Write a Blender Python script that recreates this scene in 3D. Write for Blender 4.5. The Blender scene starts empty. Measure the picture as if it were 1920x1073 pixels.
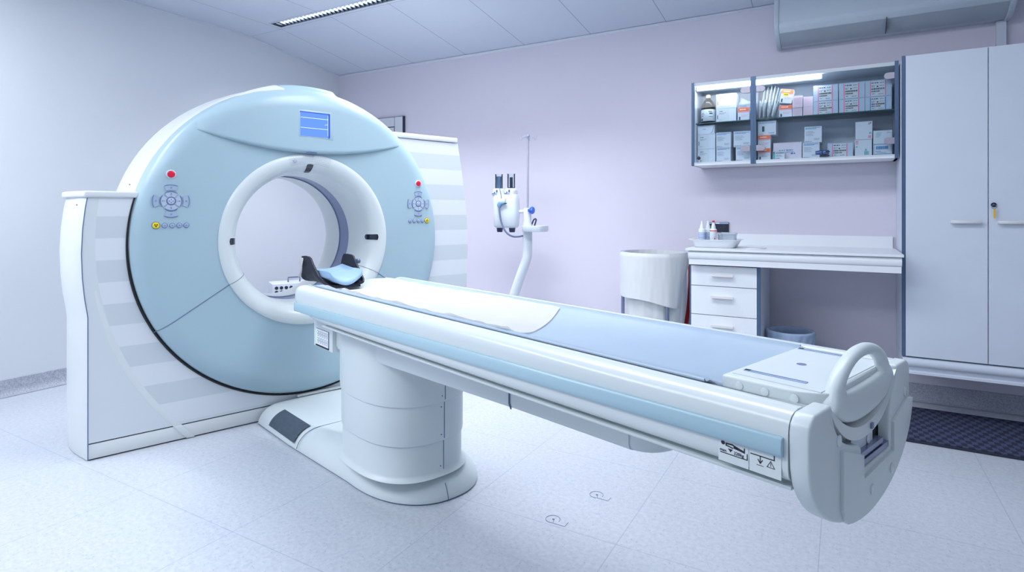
import bpy, bmesh, math, random
from mathutils import Vector, Matrix
random.seed(7)
S = bpy.context.scene
COL = S.collection
PI = math.pi

# ------------------------------------------------------------------ camera
cam = bpy.data.cameras.new('camera')
cam.sensor_width = 36.0
cam.lens = 36.0 * 1080.0 / 1920.0
cam.shift_y = -(536.5 - 398.0) / 1920.0
cam.clip_start = 0.02
cam_o = bpy.data.objects.new('camera', cam)
COL.objects.link(cam_o)
cam_o.location = (0, 0, 1.2)
cam_o.rotation_euler = (PI / 2, 0, math.atan2(0.49854, 0.86686))
S.camera = cam_o

# ------------------------------------------------------------------ world, exposure, light
w = bpy.data.worlds.new('world')
S.world = w
w.use_nodes = True
w.node_tree.nodes['Background'].inputs[0].default_value = (0.75, 0.86, 1.0, 1)
w.node_tree.nodes['Background'].inputs[1].default_value = 0.3
vs = S.view_settings
vs.view_transform = 'Standard'
vs.look = 'None'
vs.gamma = 1.0
vs.exposure = 0.31
vs.use_curve_mapping = False


def area(name, loc, sx, sy, power, col=(0.86, 0.93, 1.0), rot=(0, 0, 0), spread=PI):
    l = bpy.data.lights.new(name, 'AREA')
    l.shape = 'RECTANGLE'
    l.size, l.size_y = sx, sy
    l.energy = power
    l.color = col
    l.spread = spread
    o = bpy.data.objects.new(name, l)
    COL.objects.link(o)
    o.location = loc
    o.rotation_euler = rot
    return o


LC = (0.915, 0.955, 1.0)
area('lamp_light', (-2.85, 3.305, 2.845), 2.7, 0.05, 46, LC, (0, 0, 0), math.radians(105))   # tubes of the louvred luminaire
area('lamp_light', (-1.0, 2.3, 2.80), 2.6, 0.60, 40, LC)            # ceiling luminaires above the picture
area('lamp_light', (-2.4, -0.3, 2.80), 3.2, 0.9, 47, LC)
area('lamp_light', (-3.9, 0.0, 2.80), 0.7, 2.2, 44, LC)
area('lamp_light', (1.4, 0.6, 2.80), 1.4, 1.2, 7, LC)
area('cabinet_tube_light', (-0.51, 4.225, 2.062), 0.76, 0.03, 3.8, (0.9, 0.96, 1.0), (math.radians(18), 0, 0))   # tube in the glass cabinet

# ------------------------------------------------------------------ helpers


def lin(c):
    return tuple(((v / 255.0) / 12.92 if v / 255.0 <= 0.04045 else ((v / 255.0 + 0.055) / 1.055) ** 2.4) for v in c) + (1.0,)


MATS = {}


def mat(name, rgb=(200, 200, 200), rough=0.45, metal=0.0, noise=0.0, nscale=30.0, bump=0.0, bscale=200.0,
        emit=None, estr=0.0, trans=0.0, alpha=1.0, spec=0.5, coat=0.0, sss=0.0):
    m = bpy.data.materials.new(name)
    m.use_nodes = True
    nt = m.node_tree
    b = nt.nodes['Principled BSDF']
    c = lin(rgb)
    b.inputs['Base Color'].default_value = c
    b.inputs['Roughness'].default_value = rough
    b.inputs['Metallic'].default_value = metal
    b.inputs['Specular IOR Level'].default_value = spec
    b.inputs['Coat Weight'].default_value = coat
    b.inputs['Transmission Weight'].default_value = trans
    b.inputs['Alpha'].default_value = alpha
    if emit:
        b.inputs['Emission Color'].default_value = lin(emit)
        b.inputs['Emission Strength'].default_value = estr
    tc = nt.nodes.new('ShaderNodeTexCoord')
    if noise > 0:
        n = nt.nodes.new('ShaderNodeTexNoise')
        n.inputs['Scale'].default_value = nscale
        n.inputs['Detail'].default_value = 4
        nt.links.new(tc.outputs['Object'], n.inputs['Vector'])
        r = nt.nodes.new('ShaderNodeMapRange')
        r.inputs[1].default_value = 0.3
        r.inputs[2].default_value = 0.7
        r.inputs[3].default_value = 1 - noise
        r.inputs[4].default_value = 1 + noise
        nt.links.new(n.outputs['Fac'], r.inputs[0])
        x = nt.nodes.new('ShaderNodeMix')
        x.data_type = 'RGBA'
        x.blend_type = 'MULTIPLY'
        x.inputs[0].default_value = 1
        x.inputs[6].default_value = c
        nt.links.new(r.outputs[0], x.inputs[7])
        nt.links.new(x.outputs[2], b.inputs['Base Color'])
    if bump > 0:
        n = nt.nodes.new('ShaderNodeTexNoise')
        n.inputs['Scale'].default_value = bscale
        n.inputs['Detail'].default_value = 3
        nt.links.new(tc.outputs['Object'], n.inputs['Vector'])
        bp = nt.nodes.new('ShaderNodeBump')
        bp.inputs['Strength'].default_value = bump
        bp.inputs['Distance'].default_value = 0.002
        nt.links.new(n.outputs['Fac'], bp.inputs['Height'])
        nt.links.new(bp.outputs[0], b.inputs['Normal'])
    MATS[name] = m
    return m


def nd(nt, t, **k):
    n = nt.nodes.new(t)
    for a, v in k.items():
        setattr(n, a, v)
    return n


def math_n(nt, op, a, b=None, c=None):
    n = nt.nodes.new('ShaderNodeMath')
    n.operation = op
    for i, v in enumerate((a, b, c)):
        if v is None:
            continue
        if isinstance(v, (int, float)):
            n.inputs[i].default_value = v
        else:
            nt.links.new(v, n.inputs[i])
    return n.outputs[0]


def mixc(nt, fac, a, b):
    x = nt.nodes.new('ShaderNodeMix')
    x.data_type = 'RGBA'
    for i, v in ((0, fac), (6, a), (7, b)):
        if isinstance(v, (tuple, int, float)):
            x.inputs[i].default_value = v
        else:
            nt.links.new(v, x.inputs[i])
    return x.outputs[2]


class MB:
    """collects shapes into one mesh; off = the thing's origin, subtracted on build"""

    def __init__(self, off=(0, 0, 0)):
        self.bm = bmesh.new()
        self.off = Vector(off)
        self.slots = []
        self.cur = 0

    def mat(self, name):
        if name not in self.slots:
            self.slots.append(name)
        self.cur = self.slots.index(name)
        return self

    def _done(self, faces):
        for f in faces:
            f.material_index = self.cur

    def mesh(self, verts, faces, M=None):
        vs_ = [self.bm.verts.new(M @ Vector(v) if M else v) for v in verts]
        fs = []
        for f in faces:
            try:
                fs.append(self.bm.faces.new([vs_[i] for i in f]))
            except ValueError:
                pass
        self._done(fs)
        return vs_, fs

    def box(self, x0, x1, y0, y1, z0, z1, bev=0.0, seg=2, M=None):
        x0, x1 = min(x0, x1), max(x0, x1)
        y0, y1 = min(y0, y1), max(y0, y1)
        z0, z1 = min(z0, z1), max(z0, z1)
        v = [(x, y, z) for x in (x0, x1) for y in (y0, y1) for z in (z0, z1)]
        f = [(0, 1, 3, 2), (4, 6, 7, 5), (0, 4, 5, 1), (2, 3, 7, 6), (0, 2, 6, 4), (1, 5, 7, 3)]
        vs_, fs = self.mesh(v, f, M)
        if bev > 0:
            self._bev(fs, bev, seg)
        return self

    def _bev(self, fs, bev, seg, ang=0.5):
        ed = set()
        for f in fs:
            for e in f.edges:
                if len(e.link_faces) == 2 and e.calc_face_angle(0) > ang:
                    ed.add(e)
        r = bmesh.ops.bevel(self.bm, geom=list(ed), offset=bev, segments=seg, affect='EDGES', profile=0.5, clamp_overlap=True)
        self._done(r['faces'])

    def prism(self, poly, axis, d0, d1, bev=0.0, seg=2, ang=0.5):
        """poly: list of (a,b); axis 'x': (y,z), 'y': (x,z), 'z': (x,y)"""
        def P(a, b, d):
            return {'x': (d, a, b), 'y': (a, d, b), 'z': (a, b, d)}[axis]
        n = len(poly)
        v = [P(a, b, d0) for a, b in poly] + [P(a, b, d1) for a, b in poly]
        f = [tuple(range(n)), tuple(range(2 * n - 1, n - 1, -1))]
        f += [(i, i + n, (i + 1) % n + n, (i + 1) % n) for i in range(n)]
        vs_, fs = self.mesh(v, f)
        bmesh.ops.recalc_face_normals(self.bm, faces=fs)
        if bev > 0:
            self._bev(fs, bev, seg, ang)
        return self

    def loft(self, loops, closed=True, caps=True, wrap=False):
        """loops of equal count points"""
        n = len(loops[0])
        v = [p for l in loops for p in l]
        f = []
        L = len(loops)
        for k in range(L if wrap else L - 1):
            a, b = k * n, ((k + 1) % L) * n
            for i in range(n if closed else n - 1):
                j = (i + 1) % n
                f.append((a + i, a + j, b + j, b + i))
        if caps and closed and not wrap:
            f.append(tuple(range(n - 1, -1, -1)))
            f.append(tuple((L - 1) * n + i for i in range(n)))
        vs_, fs = self.mesh(v, f)
        bmesh.ops.recalc_face_normals(self.bm, faces=fs)
        return self

    def cyl(self, p0, p1, r, r2=None, seg=24, bev=0.0):
        p0, p1 = Vector(p0), Vector(p1)
        r2 = r if r2 is None else r2
        d = (p1 - p0).normalized()
        u = d.orthogonal().normalized()
        v = d.cross(u)
        loops = []
        if bev > 0:
            h = (p1 - p0).length
            prof = [(0, r - bev), (bev * 0.3, r - bev * 0.3), (bev, r), (h - bev, r2), (h - bev * 0.3, r2 - bev * 0.3), (h, r2 - bev)]
        else:
            prof = [(0, r), ((p1 - p0).length, r2)]
        for t, rr in prof:
            loops.append([p0 + d * t + (u * math.cos(a) + v * math.sin(a)) * rr for a in [2 * PI * i / seg for i in range(seg)]])
        return self.loft(loops)

    def disc(self, c, n, r, h, seg=20, bev=0.0):
        c, n = Vector(c), Vector(n).normalized()
        return self.cyl(c, c + n * h, r, seg=seg, bev=bev)

    def ringd(self, c, n, r0, r1, h, seg=28):
        c, n = Vector(c), Vector(n).normalized()
        u = n.orthogonal().normalized()
        v = n.cross(u)
        loops = []
        for rr, t in ((r0, 0), (r1, 0), (r1, h), (r0, h)):
            loops.append([c + n * t + (u * math.cos(a) + v * math.sin(a)) * rr for a in [2 * PI * i / seg for i in range(seg)]])
        return self.loft(loops, wrap=True)

    def tube(self, pts, r, seg=12, closed=False, smooth=0, caps=True):
        pts = [Vector(p) for p in pts]
        if smooth:
            pts = catmull(pts, smooth, closed)
        n = len(pts)
        loops = []
        prev = None
        for i, p in enumerate(pts):
            a = pts[(i - 1) % n] if (closed or i > 0) else p
            b = pts[(i + 1) % n] if (closed or i < n - 1) else p
            d = (b - a).normalized()
            if prev is None:
                u = d.orthogonal().normalized()
            else:
                u = (prev - d * prev.dot(d)).normalized()
            prev = u
            v = d.cross(u)
            rr = r(i / (n - 1)) if callable(r) else r
            loops.append([p + (u * math.cos(t) + v * math.sin(t)) * rr for t in [2 * PI * k / seg for k in range(seg)]])
        return self.loft(loops, wrap=closed, caps=caps)

    def lathe(self, prof, c=(0, 0, 0), seg=32, a0=0.0, a1=2 * PI, axis='z', cap=False):
        """prof: (r, h); axis z or y (h along y, angle in xz)"""
        full = abs(a1 - a0 - 2 * PI) < 1e-6
        cx, cy, cz = c
        loops = []
        m = seg if full else seg + 1
        for r, h in prof:
            l = []
            for i in range(m):
                a = a0 + (a1 - a0) * i / seg
                if axis == 'z':
                    l.append((cx + r * math.cos(a), cy + r * math.sin(a), cz + h))
                else:
                    l.append((cx + r * math.cos(a), cy + h, cz + r * math.sin(a)))
            loops.append(l)
        self.loft(loops, closed=full, caps=cap)
        return self

    def grid(self, fn, nu, nv, thick=0.0, closeu=False):
        v = [fn(i / (nu if closeu else nu), j / nv) for j in range(nv + 1) for i in range(nu + (0 if closeu else 1))]
        m = nu if closeu else nu + 1
        f = []
        for j in range(nv):
            for i in range(nu):
                k = (i + 1) % m
                f.append((j * m + i, j * m + k, (j + 1) * m + k, (j + 1) * m + i))
        vs_, fs = self.mesh(v, f)
        if thick:
            r = bmesh.ops.solidify(self.bm, geom=fs, thickness=thick)
            self._done([g for g in r['geom'] if isinstance(g, bmesh.types.BMFace)])
        return self

    def quad(self, a, b, c, d):
        self.mesh([a, b, c, d], [(0, 1, 2, 3)])
        return self

    def build(self, name, material=None, parent=None, sharp=40, loc=None, recalc=False):
        if recalc:
            bmesh.ops.recalc_face_normals(self.bm, faces=self.bm.faces)
        o_ = self.off if loc is None else Vector(loc)
        for v in self.bm.verts:
            v.co -= o_
        me = bpy.data.meshes.new(name)
        self.bm.to_mesh(me)
        self.bm.free()
        for p in me.polygons:
            p.use_smooth = True
        me.set_sharp_from_angle(angle=math.radians(sharp))
        if self.slots:
            for s in self.slots:
                me.materials.append(MATS[s])
        else:
            me.materials.append(MATS[material] if isinstance(material, str) else material)
        o = bpy.data.objects.new(name, me)
        COL.objects.link(o)
        if parent:
            o.parent = parent
        elif loc is not None:
            o.location = loc
        else:
            o.location = self.off
        return o


def catmull(pts, k, closed=False):
    out = []
    n = len(pts)
    for i in range(n if closed else n - 1):
        p0 = pts[(i - 1) % n] if (closed or i > 0) else pts[i]
        p1, p2 = pts[i], pts[(i + 1) % n]
        p3 = pts[(i + 2) % n] if (closed or i < n - 2) else p2
        for j in range(k):
            t = j / k
            out.append(0.5 * ((2 * p1) + (p2 - p0) * t + (2 * p0 - 5 * p1 + 4 * p2 - p3) * t * t + (3 * p1 - p0 - 3 * p2 + p3) * t ** 3))
    if not closed:
        out.append(pts[-1].copy())
    return out


def tag(o, label, cat, group=None):
    o['label'] = label
    o['category'] = cat
    if group:
        o['group'] = group
    return o


def thing(name, label, cat, loc=(0, 0, 0), rz=0.0, group=None):
    o = bpy.data.objects.new(name, None)
    COL.objects.link(o)
    o.empty_display_size = 0.1
    o.location = loc
    o.rotation_euler = (0, 0, rz)
    return tag(o, label, cat, group)


def struct(o):
    o['kind'] = 'structure'
    return o


def text_mesh(mb, s, size, M, extrude=0.0003, align='LEFT'):
    """lettering as mesh faces, text plane xy mapped by M"""
    cu = bpy.data.curves.new('lettering', 'FONT')
    cu.body = s
    cu.size = size
    cu.align_x = align
    cu.extrude = extrude
    cu.resolution_u = 3
    o = bpy.data.objects.new('lettering', cu)
    COL.objects.link(o)
    dg = bpy.context.evaluated_depsgraph_get()
    me = o.evaluated_get(dg).to_mesh()
    vs_ = [tuple(v.co) for v in me.vertices]
    fs = [tuple(p.vertices) for p in me.polygons]
    mb.mesh(vs_, fs, M)
    o.evaluated_get(dg).to_mesh_clear()
    bpy.data.objects.remove(o)
    bpy.data.curves.remove(cu)


def superell(cx, cy, a, b, n, z, seg=64):
    out = []
    for i in range(seg):
        t = 2 * PI * i / seg
        c, s = math.cos(t), math.sin(t)
        out.append((cx + a * math.copysign(abs(c) ** (2 / n), c), cy + b * math.copysign(abs(s) ** (2 / n), s), z))
    return out


# ------------------------------------------------------------------ materials
mat('white_plastic', (213, 223, 227), 0.35, noise=0.012, nscale=3)
mat('sign_film', (220, 228, 231), 0.4, noise=0.01)
mat('white_gloss', (216, 225, 228), 0.22, noise=0.01, nscale=4)
mat('shell_white', (220, 225, 228), 0.3, noise=0.012, nscale=3)
mat('scanner_blue', (168, 194, 207), 0.32, noise=0.015, nscale=3)
mat('rail_blue', (174, 206, 220), 0.25, noise=0.012, nscale=6)
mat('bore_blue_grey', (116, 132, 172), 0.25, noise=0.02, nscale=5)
mat('black_rubber', (16, 18, 24), 0.5, noise=0.1, nscale=40)
mat('seam_dark', (92, 110, 140), 0.6, noise=0.03)
mat('seam_black', (22, 25, 34), 0.7, noise=0.03)
mat('key_grey', (164, 182, 206), 0.4, noise=0.02)
mat('key_pale', (182, 196, 216), 0.4, noise=0.02)
mat('key_edge', (98, 120, 170), 0.45, noise=0.02)
mat('key_yellow', (236, 214, 40), 0.35, noise=0.02)
mat('red_plastic', (222, 28, 62), 0.3, noise=0.03)
mat('dark_glass', (20, 26, 44), 0.08, noise=0.03, coat=0.6)
mat('screen_blue', (40, 60, 170), 0.15, emit=(96, 138, 250), estr=1.0, noise=0.03)
mat('screen_line', (200, 215, 255), 0.3, emit=(186, 204, 255), estr=0.9, noise=0.01)
mat('screen_edge', (40, 80, 200), 0.3, noise=0.03)
mat('pad_grey', (70, 84, 100), 0.7, noise=0.12, nscale=60, bump=0.3)
mat('vinyl_blue', (160, 180, 201), 0.38, noise=0.02, nscale=8, bump=0.08, bscale=60)
mat('vinyl_side', (150, 172, 206), 0.42, noise=0.03)
mat('linen', (248, 248, 249), 0.85, noise=0.012, nscale=12, bump=0.15, bscale=300)
mat('navy_shell', (22, 28, 48), 0.65, noise=0.08, nscale=20)
mat('cushion_blue', (150, 180, 214), 0.55, noise=0.03, bump=0.1)
mat('print_black', (28, 32, 44), 0.5, noise=0.02)
mat('print_navy', (44, 56, 96), 0.5, noise=0.02)
mat('print_grey', (120, 132, 158), 0.6, noise=0.02)
mat('print_blue', (58, 140, 200), 0.5, noise=0.02)
mat('print_pink', (240, 120, 160), 0.5, noise=0.02)
mat('print_pale_pink', (226, 170, 190), 0.6, noise=0.02)
mat('print_orange', (246, 122, 76), 0.5, noise=0.04)
mat('print_yellow', (244, 232, 40), 0.5, noise=0.02)
mat('print_green', (34, 92, 90), 0.5, noise=0.02)
mat('print_teal', (90, 178, 180), 0.5, noise=0.02)
mat('sticker_white', (236, 240, 246), 0.5, noise=0.01)
mat('sticker_pale', (208, 218, 228), 0.4, noise=0.01)
mat('carton_white', (216, 226, 240), 0.6, noise=0.02, nscale=12)
mat('carton_blue_white', (186, 206, 230), 0.55, noise=0.02, nscale=12)
mat('carton_rose', (224, 216, 232), 0.6, noise=0.02)
mat('pouch_film', (198, 208, 216), 0.3, noise=0.1, nscale=25, bump=0.6, bscale=40)
mat('clear_film', (205, 218, 232), 0.15, alpha=0.55, noise=0.06, nscale=20, bump=0.5, bscale=50)
mat('amber_glass', (16, 12, 6), 0.25, noise=0.05, spec=0.3)
mat('cream_cap', (222, 206, 150), 0.4, noise=0.03)
mat('laminate_white', (214, 222, 236), 0.4, noise=0.012, nscale=5)
mat('laminate_bright', (234, 238, 244), 0.35, noise=0.01, nscale=5)
mat('edge_steel', (84, 108, 140), 0.35, metal=0.4, noise=0.05, nscale=15)
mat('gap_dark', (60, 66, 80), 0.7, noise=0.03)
mat('cabinet_inner', (214, 224, 238), 0.5, noise=0.02)
mat('chrome_clip', (176, 172, 184), 0.3, metal=0.6, noise=0.06, nscale=80)
mat('handle_cream', (226, 226, 228), 0.3, noise=0.02)
mat('lock_metal', (60, 66, 84), 0.25, metal=0.8, noise=0.05)
mat('lock_blue', (78, 100, 150), 0.25, metal=0.5, noise=0.05)
mat('light_tube', (240, 248, 255), 0.4, emit=(232, 244, 255), estr=11.0, noise=0.01)
mat('steel', (150, 160, 186), 0.25, metal=0.9, noise=0.06, nscale=40)
mat('blue_steel', (120, 140, 190), 0.3, metal=0.7, noise=0.05)
mat('pole_steel', (176, 180, 196), 0.4, metal=0.3, noise=0.04)
mat('blue_plastic', (50, 98, 214), 0.3, noise=0.03)
mat('grey_plastic', (92, 104, 136), 0.4, noise=0.04)
mat('dark_plastic', (46, 58, 88), 0.4, noise=0.05)
mat('injector_white', (214, 222, 230), 0.35, noise=0.015, nscale=8)
mat('syringe_blue', (124, 160, 200), 0.2, noise=0.04)
mat('cable_grey', (96, 110, 142), 0.45, noise=0.05)
mat('bag_white', (216, 219, 222), 0.5, noise=0.015, nscale=9, bump=0.35, bscale=12)
mat('ring_blue', (170, 190, 222), 0.35, noise=0.03)
mat('bin_blue', (140, 172, 214), 0.35, noise=0.05)
mat('liner', (186, 208, 236), 0.2, alpha=0.7, noise=0.1, nscale=20, bump=0.6, bscale=25)
mat('red_strap', (186, 34, 36), 0.5, noise=0.05)
mat('blue_grey_label', (150, 172, 214), 0.5, noise=0.05, nscale=50)
mat('bottle_white', (232, 238, 244), 0.35, noise=0.01)
mat('socket_black', (34, 38, 52), 0.3, noise=0.05)
mat('yellow_tag', (236, 190, 40), 0.35, noise=0.03)
mat('cover_white', (218, 222, 228), 0.4, noise=0.015, nscale=4)
mat('aircon_shell', (190, 202, 214), 0.45, noise=0.02, nscale=4)
mat('aircon_under_shade', (168, 178, 190), 0.55, noise=0.03, nscale=8)  # casing colour made darker, the underside's shade painted in
mat('louvre_grey', (96, 106, 120), 0.4, metal=0.0, noise=0.04)
mat('louvre_dark', (50, 58, 70), 0.5, noise=0.05)
mat('trim_white', (206, 212, 226), 0.45, noise=0.01)
mat('board_grey', (206, 212, 220), 0.5, noise=0.015)
mat('board_edge', (30, 38, 66), 0.4, noise=0.03)
mat('hole_dark', (36, 42, 62), 0.6, noise=0.05)
mat('device_white', (212, 218, 230), 0.4, noise=0.015)
mat('led_green', (60, 220, 90), 0.3, emit=(90, 255, 120), estr=1.2, noise=0.01)
mat('wall_lavender', (214, 210, 224), 0.75, noise=0.012, nscale=2.0, bump=0.25, bscale=220)
mat('wall_pale', (216, 221, 228), 0.75, noise=0.012, nscale=2.0, bump=0.25, bscale=220)


def glass_mat():
    m = bpy.data.materials.new('thin_glass')
    m.use_nodes = True
    nt = m.node_tree
    out = nt.nodes['Material Output']
    nt.nodes.remove(nt.nodes['Principled BSDF'])
    tr = nd(nt, 'ShaderNodeBsdfTransparent')
    tr.inputs[0].default_value = (0.945, 0.975, 0.99, 1)
    gl = nd(nt, 'ShaderNodeBsdfGlossy')
    gl.inputs['Roughness'].default_value = 0.02
    fr = nd(nt, 'ShaderNodeFresnel')
    fr.inputs[0].default_value = 1.35
    mx = nd(nt, 'ShaderNodeMixShader')
    nt.links.new(fr.outputs[0], mx.inputs[0])
    nt.links.new(tr.outputs[0], mx.inputs[1])
    nt.links.new(gl.outputs[0], mx.inputs[2])
    nt.links.new(mx.outputs[0], out.inputs[0])
    MATS['thin_glass'] = m
    mat('glass_edge', (52, 104, 112), 0.2, noise=0.05)


glass_mat()


def stripe_mat():
    """pale and slightly greyer horizontal bands printed on the scanner housing"""
    m = mat('housing_stripes', (214, 220, 224), 0.35)
    nt = m.node_tree
    b = nt.nodes['Principled BSDF']
    tc = nd(nt, 'ShaderNodeTexCoord')
    sp = nd(nt, 'ShaderNodeSeparateXYZ')
    nt.links.new(tc.outputs['Object'], sp.inputs[0])
    x, z = sp.outputs[0], sp.outputs[2]
    q = math_n(nt, 'FRACT', math_n(nt, 'DIVIDE', math_n(nt, 'SUBTRACT', z, 1.18 - 2.16), 0.216))
    light = math_n(nt, 'LESS_THAN', q, 0.5)
    dx = math_n(nt, 'SUBTRACT', x, 0.418)
    dz = math_n(nt, 'SUBTRACT', z, 1.046)
    rr = math_n(nt, 'SQRT', math_n(nt, 'ADD', math_n(nt, 'MULTIPLY', dx, dx), math_n(nt, 'MULTIPLY', dz, dz)))
    ins = math_n(nt, 'LESS_THAN', rr, 1.45)
    right = math_n(nt, 'GREATER_THAN', x, 0.3)
    ins = math_n(nt, 'MAXIMUM', ins, right)
    low = math_n(nt, 'GREATER_THAN', z, 0.1)
    ins = math_n(nt, 'MULTIPLY', ins, low)
    band = mixc(nt, light, lin((206, 214, 221)), lin((223, 228, 235)))
    c = mixc(nt, ins, lin((214, 221, 227)), band)
    nt.links.new(c, b.inputs['Base Color'])


stripe_mat()


def floor_mat():
    m = mat('floor_vinyl', (200, 205, 215), 0.32, bump=0.1, bscale=60)
    nt = m.node_tree
    b = nt.nodes['Principled BSDF']
    tc = nd(nt, 'ShaderNodeTexCoord')
    sp = nd(nt, 'ShaderNodeSeparateXYZ')
    nt.links.new(tc.outputs['Object'], sp.inputs[0])

    def seam(co, off):
        q = math_n(nt, 'FRACT', math_n(nt, 'DIVIDE', math_n(nt, 'SUBTRACT', co, off), 0.638))
        return math_n(nt, 'LESS_THAN', q, 0.0035 / 0.638)
    s = math_n(nt, 'MAXIMUM', seam(sp.outputs[0], -0.075 - 6.38), seam(sp.outputs[1], 1.987 - 6.38))
    v = nd(nt, 'ShaderNodeTexVoronoi')
    v.inputs['Scale'].default_value = 95
    nt.links.new(tc.outputs['Object'], v.inputs['Vector'])
    n = nd(nt, 'ShaderNodeTexNoise')
    n.inputs['Scale'].default_value = 55
    n.inputs['Detail'].default_value = 5
    n.inputs['Roughness'].default_value = 0.7
    nt.links.new(tc.outputs['Object'], n.inputs['Vector'])
    n2 = nd(nt, 'ShaderNodeTexNoise')
    n2.inputs['Scale'].default_value = 22
    nt.links.new(tc.outputs['Object'], n2.inputs['Vector'])
    sepc = nd(nt, 'ShaderNodeSeparateColor')
    nt.links.new(v.outputs['Color'], sepc.inputs[0])
    chip = math_n(nt, 'MULTIPLY', math_n(nt, 'LESS_THAN', v.outputs['Distance'], 0.26), math_n(nt, 'LESS_THAN', sepc.outputs[0], 0.16))
    chip = math_n(nt, 'MULTIPLY', chip, 0.5)
    mott = nd(nt, 'ShaderNodeMapRange')
    mott.inputs[1].default_value = 0.35
    mott.inputs[2].default_value = 0.65
    nt.links.new(n.outputs['Fac'], mott.inputs[0])
    base = mixc(nt, mott.outputs[0], lin((186, 192, 203)), lin((204, 209, 219)))
    c = mixc(nt, chip, base, lin((140, 150, 176)))
    c = mixc(nt, math_n(nt, 'MULTIPLY', s, 0.4), c, lin((130, 140, 168)))
    nt.links.new(c, b.inputs['Base Color'])
    m2 = mat('base_vinyl', (168, 172, 184), 0.5)
    nt = m2.node_tree
    b = nt.nodes['Principled BSDF']
    tc = nd(nt, 'ShaderNodeTexCoord')
    n = nd(nt, 'ShaderNodeTexNoise')
    n.inputs['Scale'].default_value = 130
    n.inputs['Detail'].default_value = 4
    nt.links.new(tc.outputs['Object'], n.inputs['Vector'])
    mr = nd(nt, 'ShaderNodeMapRange')
    mr.inputs[1].default_value = 0.35
    mr.inputs[2].default_value = 0.65
    nt.links.new(n.outputs['Fac'], mr.inputs[0])
    nt.links.new(mixc(nt, mr.outputs[0], lin((150, 156, 172)), lin((186, 190, 202))), b.inputs['Base Color'])


floor_mat()


def ceiling_mat():
    m = mat('ceiling_panel', (196, 204, 218), 0.7, bump=0.05, bscale=120)
    nt = m.node_tree
    b = nt.nodes['Principled BSDF']
    tc = nd(nt, 'ShaderNodeTexCoord')
    sp = nd(nt, 'ShaderNodeSeparateXYZ')
    nt.links.new(tc.outputs['Object'], sp.inputs[0])
    q = math_n(nt, 'FRACT', math_n(nt, 'DIVIDE', math_n(nt, 'SUBTRACT', sp.outputs[0], -0.565 - 6.25), 0.625))
    s1 = math_n(nt, 'LESS_THAN', q, 0.005 / 0.625)
    q2 = math_n(nt, 'FRACT', math_n(nt, 'DIVIDE', math_n(nt, 'SUBTRACT', sp.outputs[1], 3.40 - 12.5), 1.25))
    s2 = math_n(nt, 'LESS_THAN', q2, 0.004 / 1.25)
    s = math_n(nt, 'MULTIPLY', math_n(nt, 'MAXIMUM', s1, s2), 0.75)
    c = mixc(nt, s, lin((198, 206, 220)), lin((96, 108, 140)))
    nt.links.new(c, b.inputs['Base Color'])


ceiling_mat()


def mat_mat():
    m = mat('mat_weave', (44, 50, 72), 0.85)
    nt = m.node_tree
    b = nt.nodes['Principled BSDF']
    tc = nd(nt, 'ShaderNodeTexCoord')
    ck = nd(nt, 'ShaderNodeTexChecker')
    ck.inputs['Scale'].default_value = 40
    ck.inputs[1].default_value = lin((70, 78, 112))
    ck.inputs[2].default_value = lin((30, 34, 54))
    mp = nd(nt, 'ShaderNodeMapping')
    mp.inputs['Scale'].default_value = (1, 0.55, 0)
    mp.inputs['Location'].default_value = (0.001, 0.001, 0.5)
    nt.links.new(tc.outputs['Object'], mp.inputs[0])
    nt.links.new(mp.outputs[0], ck.inputs[0])
    n = nd(nt, 'ShaderNodeTexNoise')
    n.inputs['Scale'].default_value = 160
    nt.links.new(tc.outputs['Object'], n.inputs['Vector'])
    c = mixc(nt, math_n(nt, 'MULTIPLY', n.outputs['Fac'], 0.45), ck.outputs[0], lin((52, 58, 84)))
    nt.links.new(c, b.inputs['Base Color'])
    bp = nd(nt, 'ShaderNodeBump')
    bp.inputs['Strength'].default_value = 0.6
    bp.inputs['Distance'].default_value = 0.004
    nt.links.new(ck.outputs[1], bp.inputs['Height'])
    nt.links.new(bp.outputs[0], b.inputs['Normal'])
    mat('mat_edge', (36, 40, 60), 0.7, noise=0.1, nscale=80)


mat_mat()

# ------------------------------------------------------------------ the room (back wall along +y, left wall at -x)
XL, XR, YB, YF = -4.74, 3.3, 4.48, -3.0
ZC, ZB, YK = 2.82, 2.672, 3.41
m = MB().box(XL - 0.1, XR + 0.1, YF - 0.1, YB + 0.1, -0.1, 0.0)
struct(m.build('floor', 'floor_vinyl'))
struct(MB().box(XL - 0.1, XR + 0.1, YB, YB + 0.1, 0, 2.95).build('wall_back', 'wall_lavender'))
struct(MB().box(XL - 0.1, XL, YF, YB, 0, 2.95).build('wall_left', 'wall_pale'))
struct(MB().box(XR, XR + 0.1, YF, YB, 0, 2.95).build('wall_right', 'wall_pale'))
struct(MB().box(XL - 0.1, XR + 0.1, YF - 0.1, YF, 0, 2.95).build('wall_front', 'wall_pale'))
# ceiling: flat field with the luminaire slot left open, then the field sloping down to the back wall
FX0, FX1, FY0, FY1 = -4.26, -1.45, 3.25, 3.36
m = MB()
zt = ZC + 0.12
for a in ((XL, FX0, YF, YK), (FX1, XR, YF, YK), (FX0, FX1, YF, FY0), (FX0, FX1, FY1, YK)):
    m.box(a[0], a[1], a[2], a[3], ZC, zt)
m.prism([(YK, ZC), (YK, zt), (YB, zt), (YB, ZB)], 'x', XL, XR)
struct(m.build('ceiling', 'ceiling_panel'))
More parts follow.
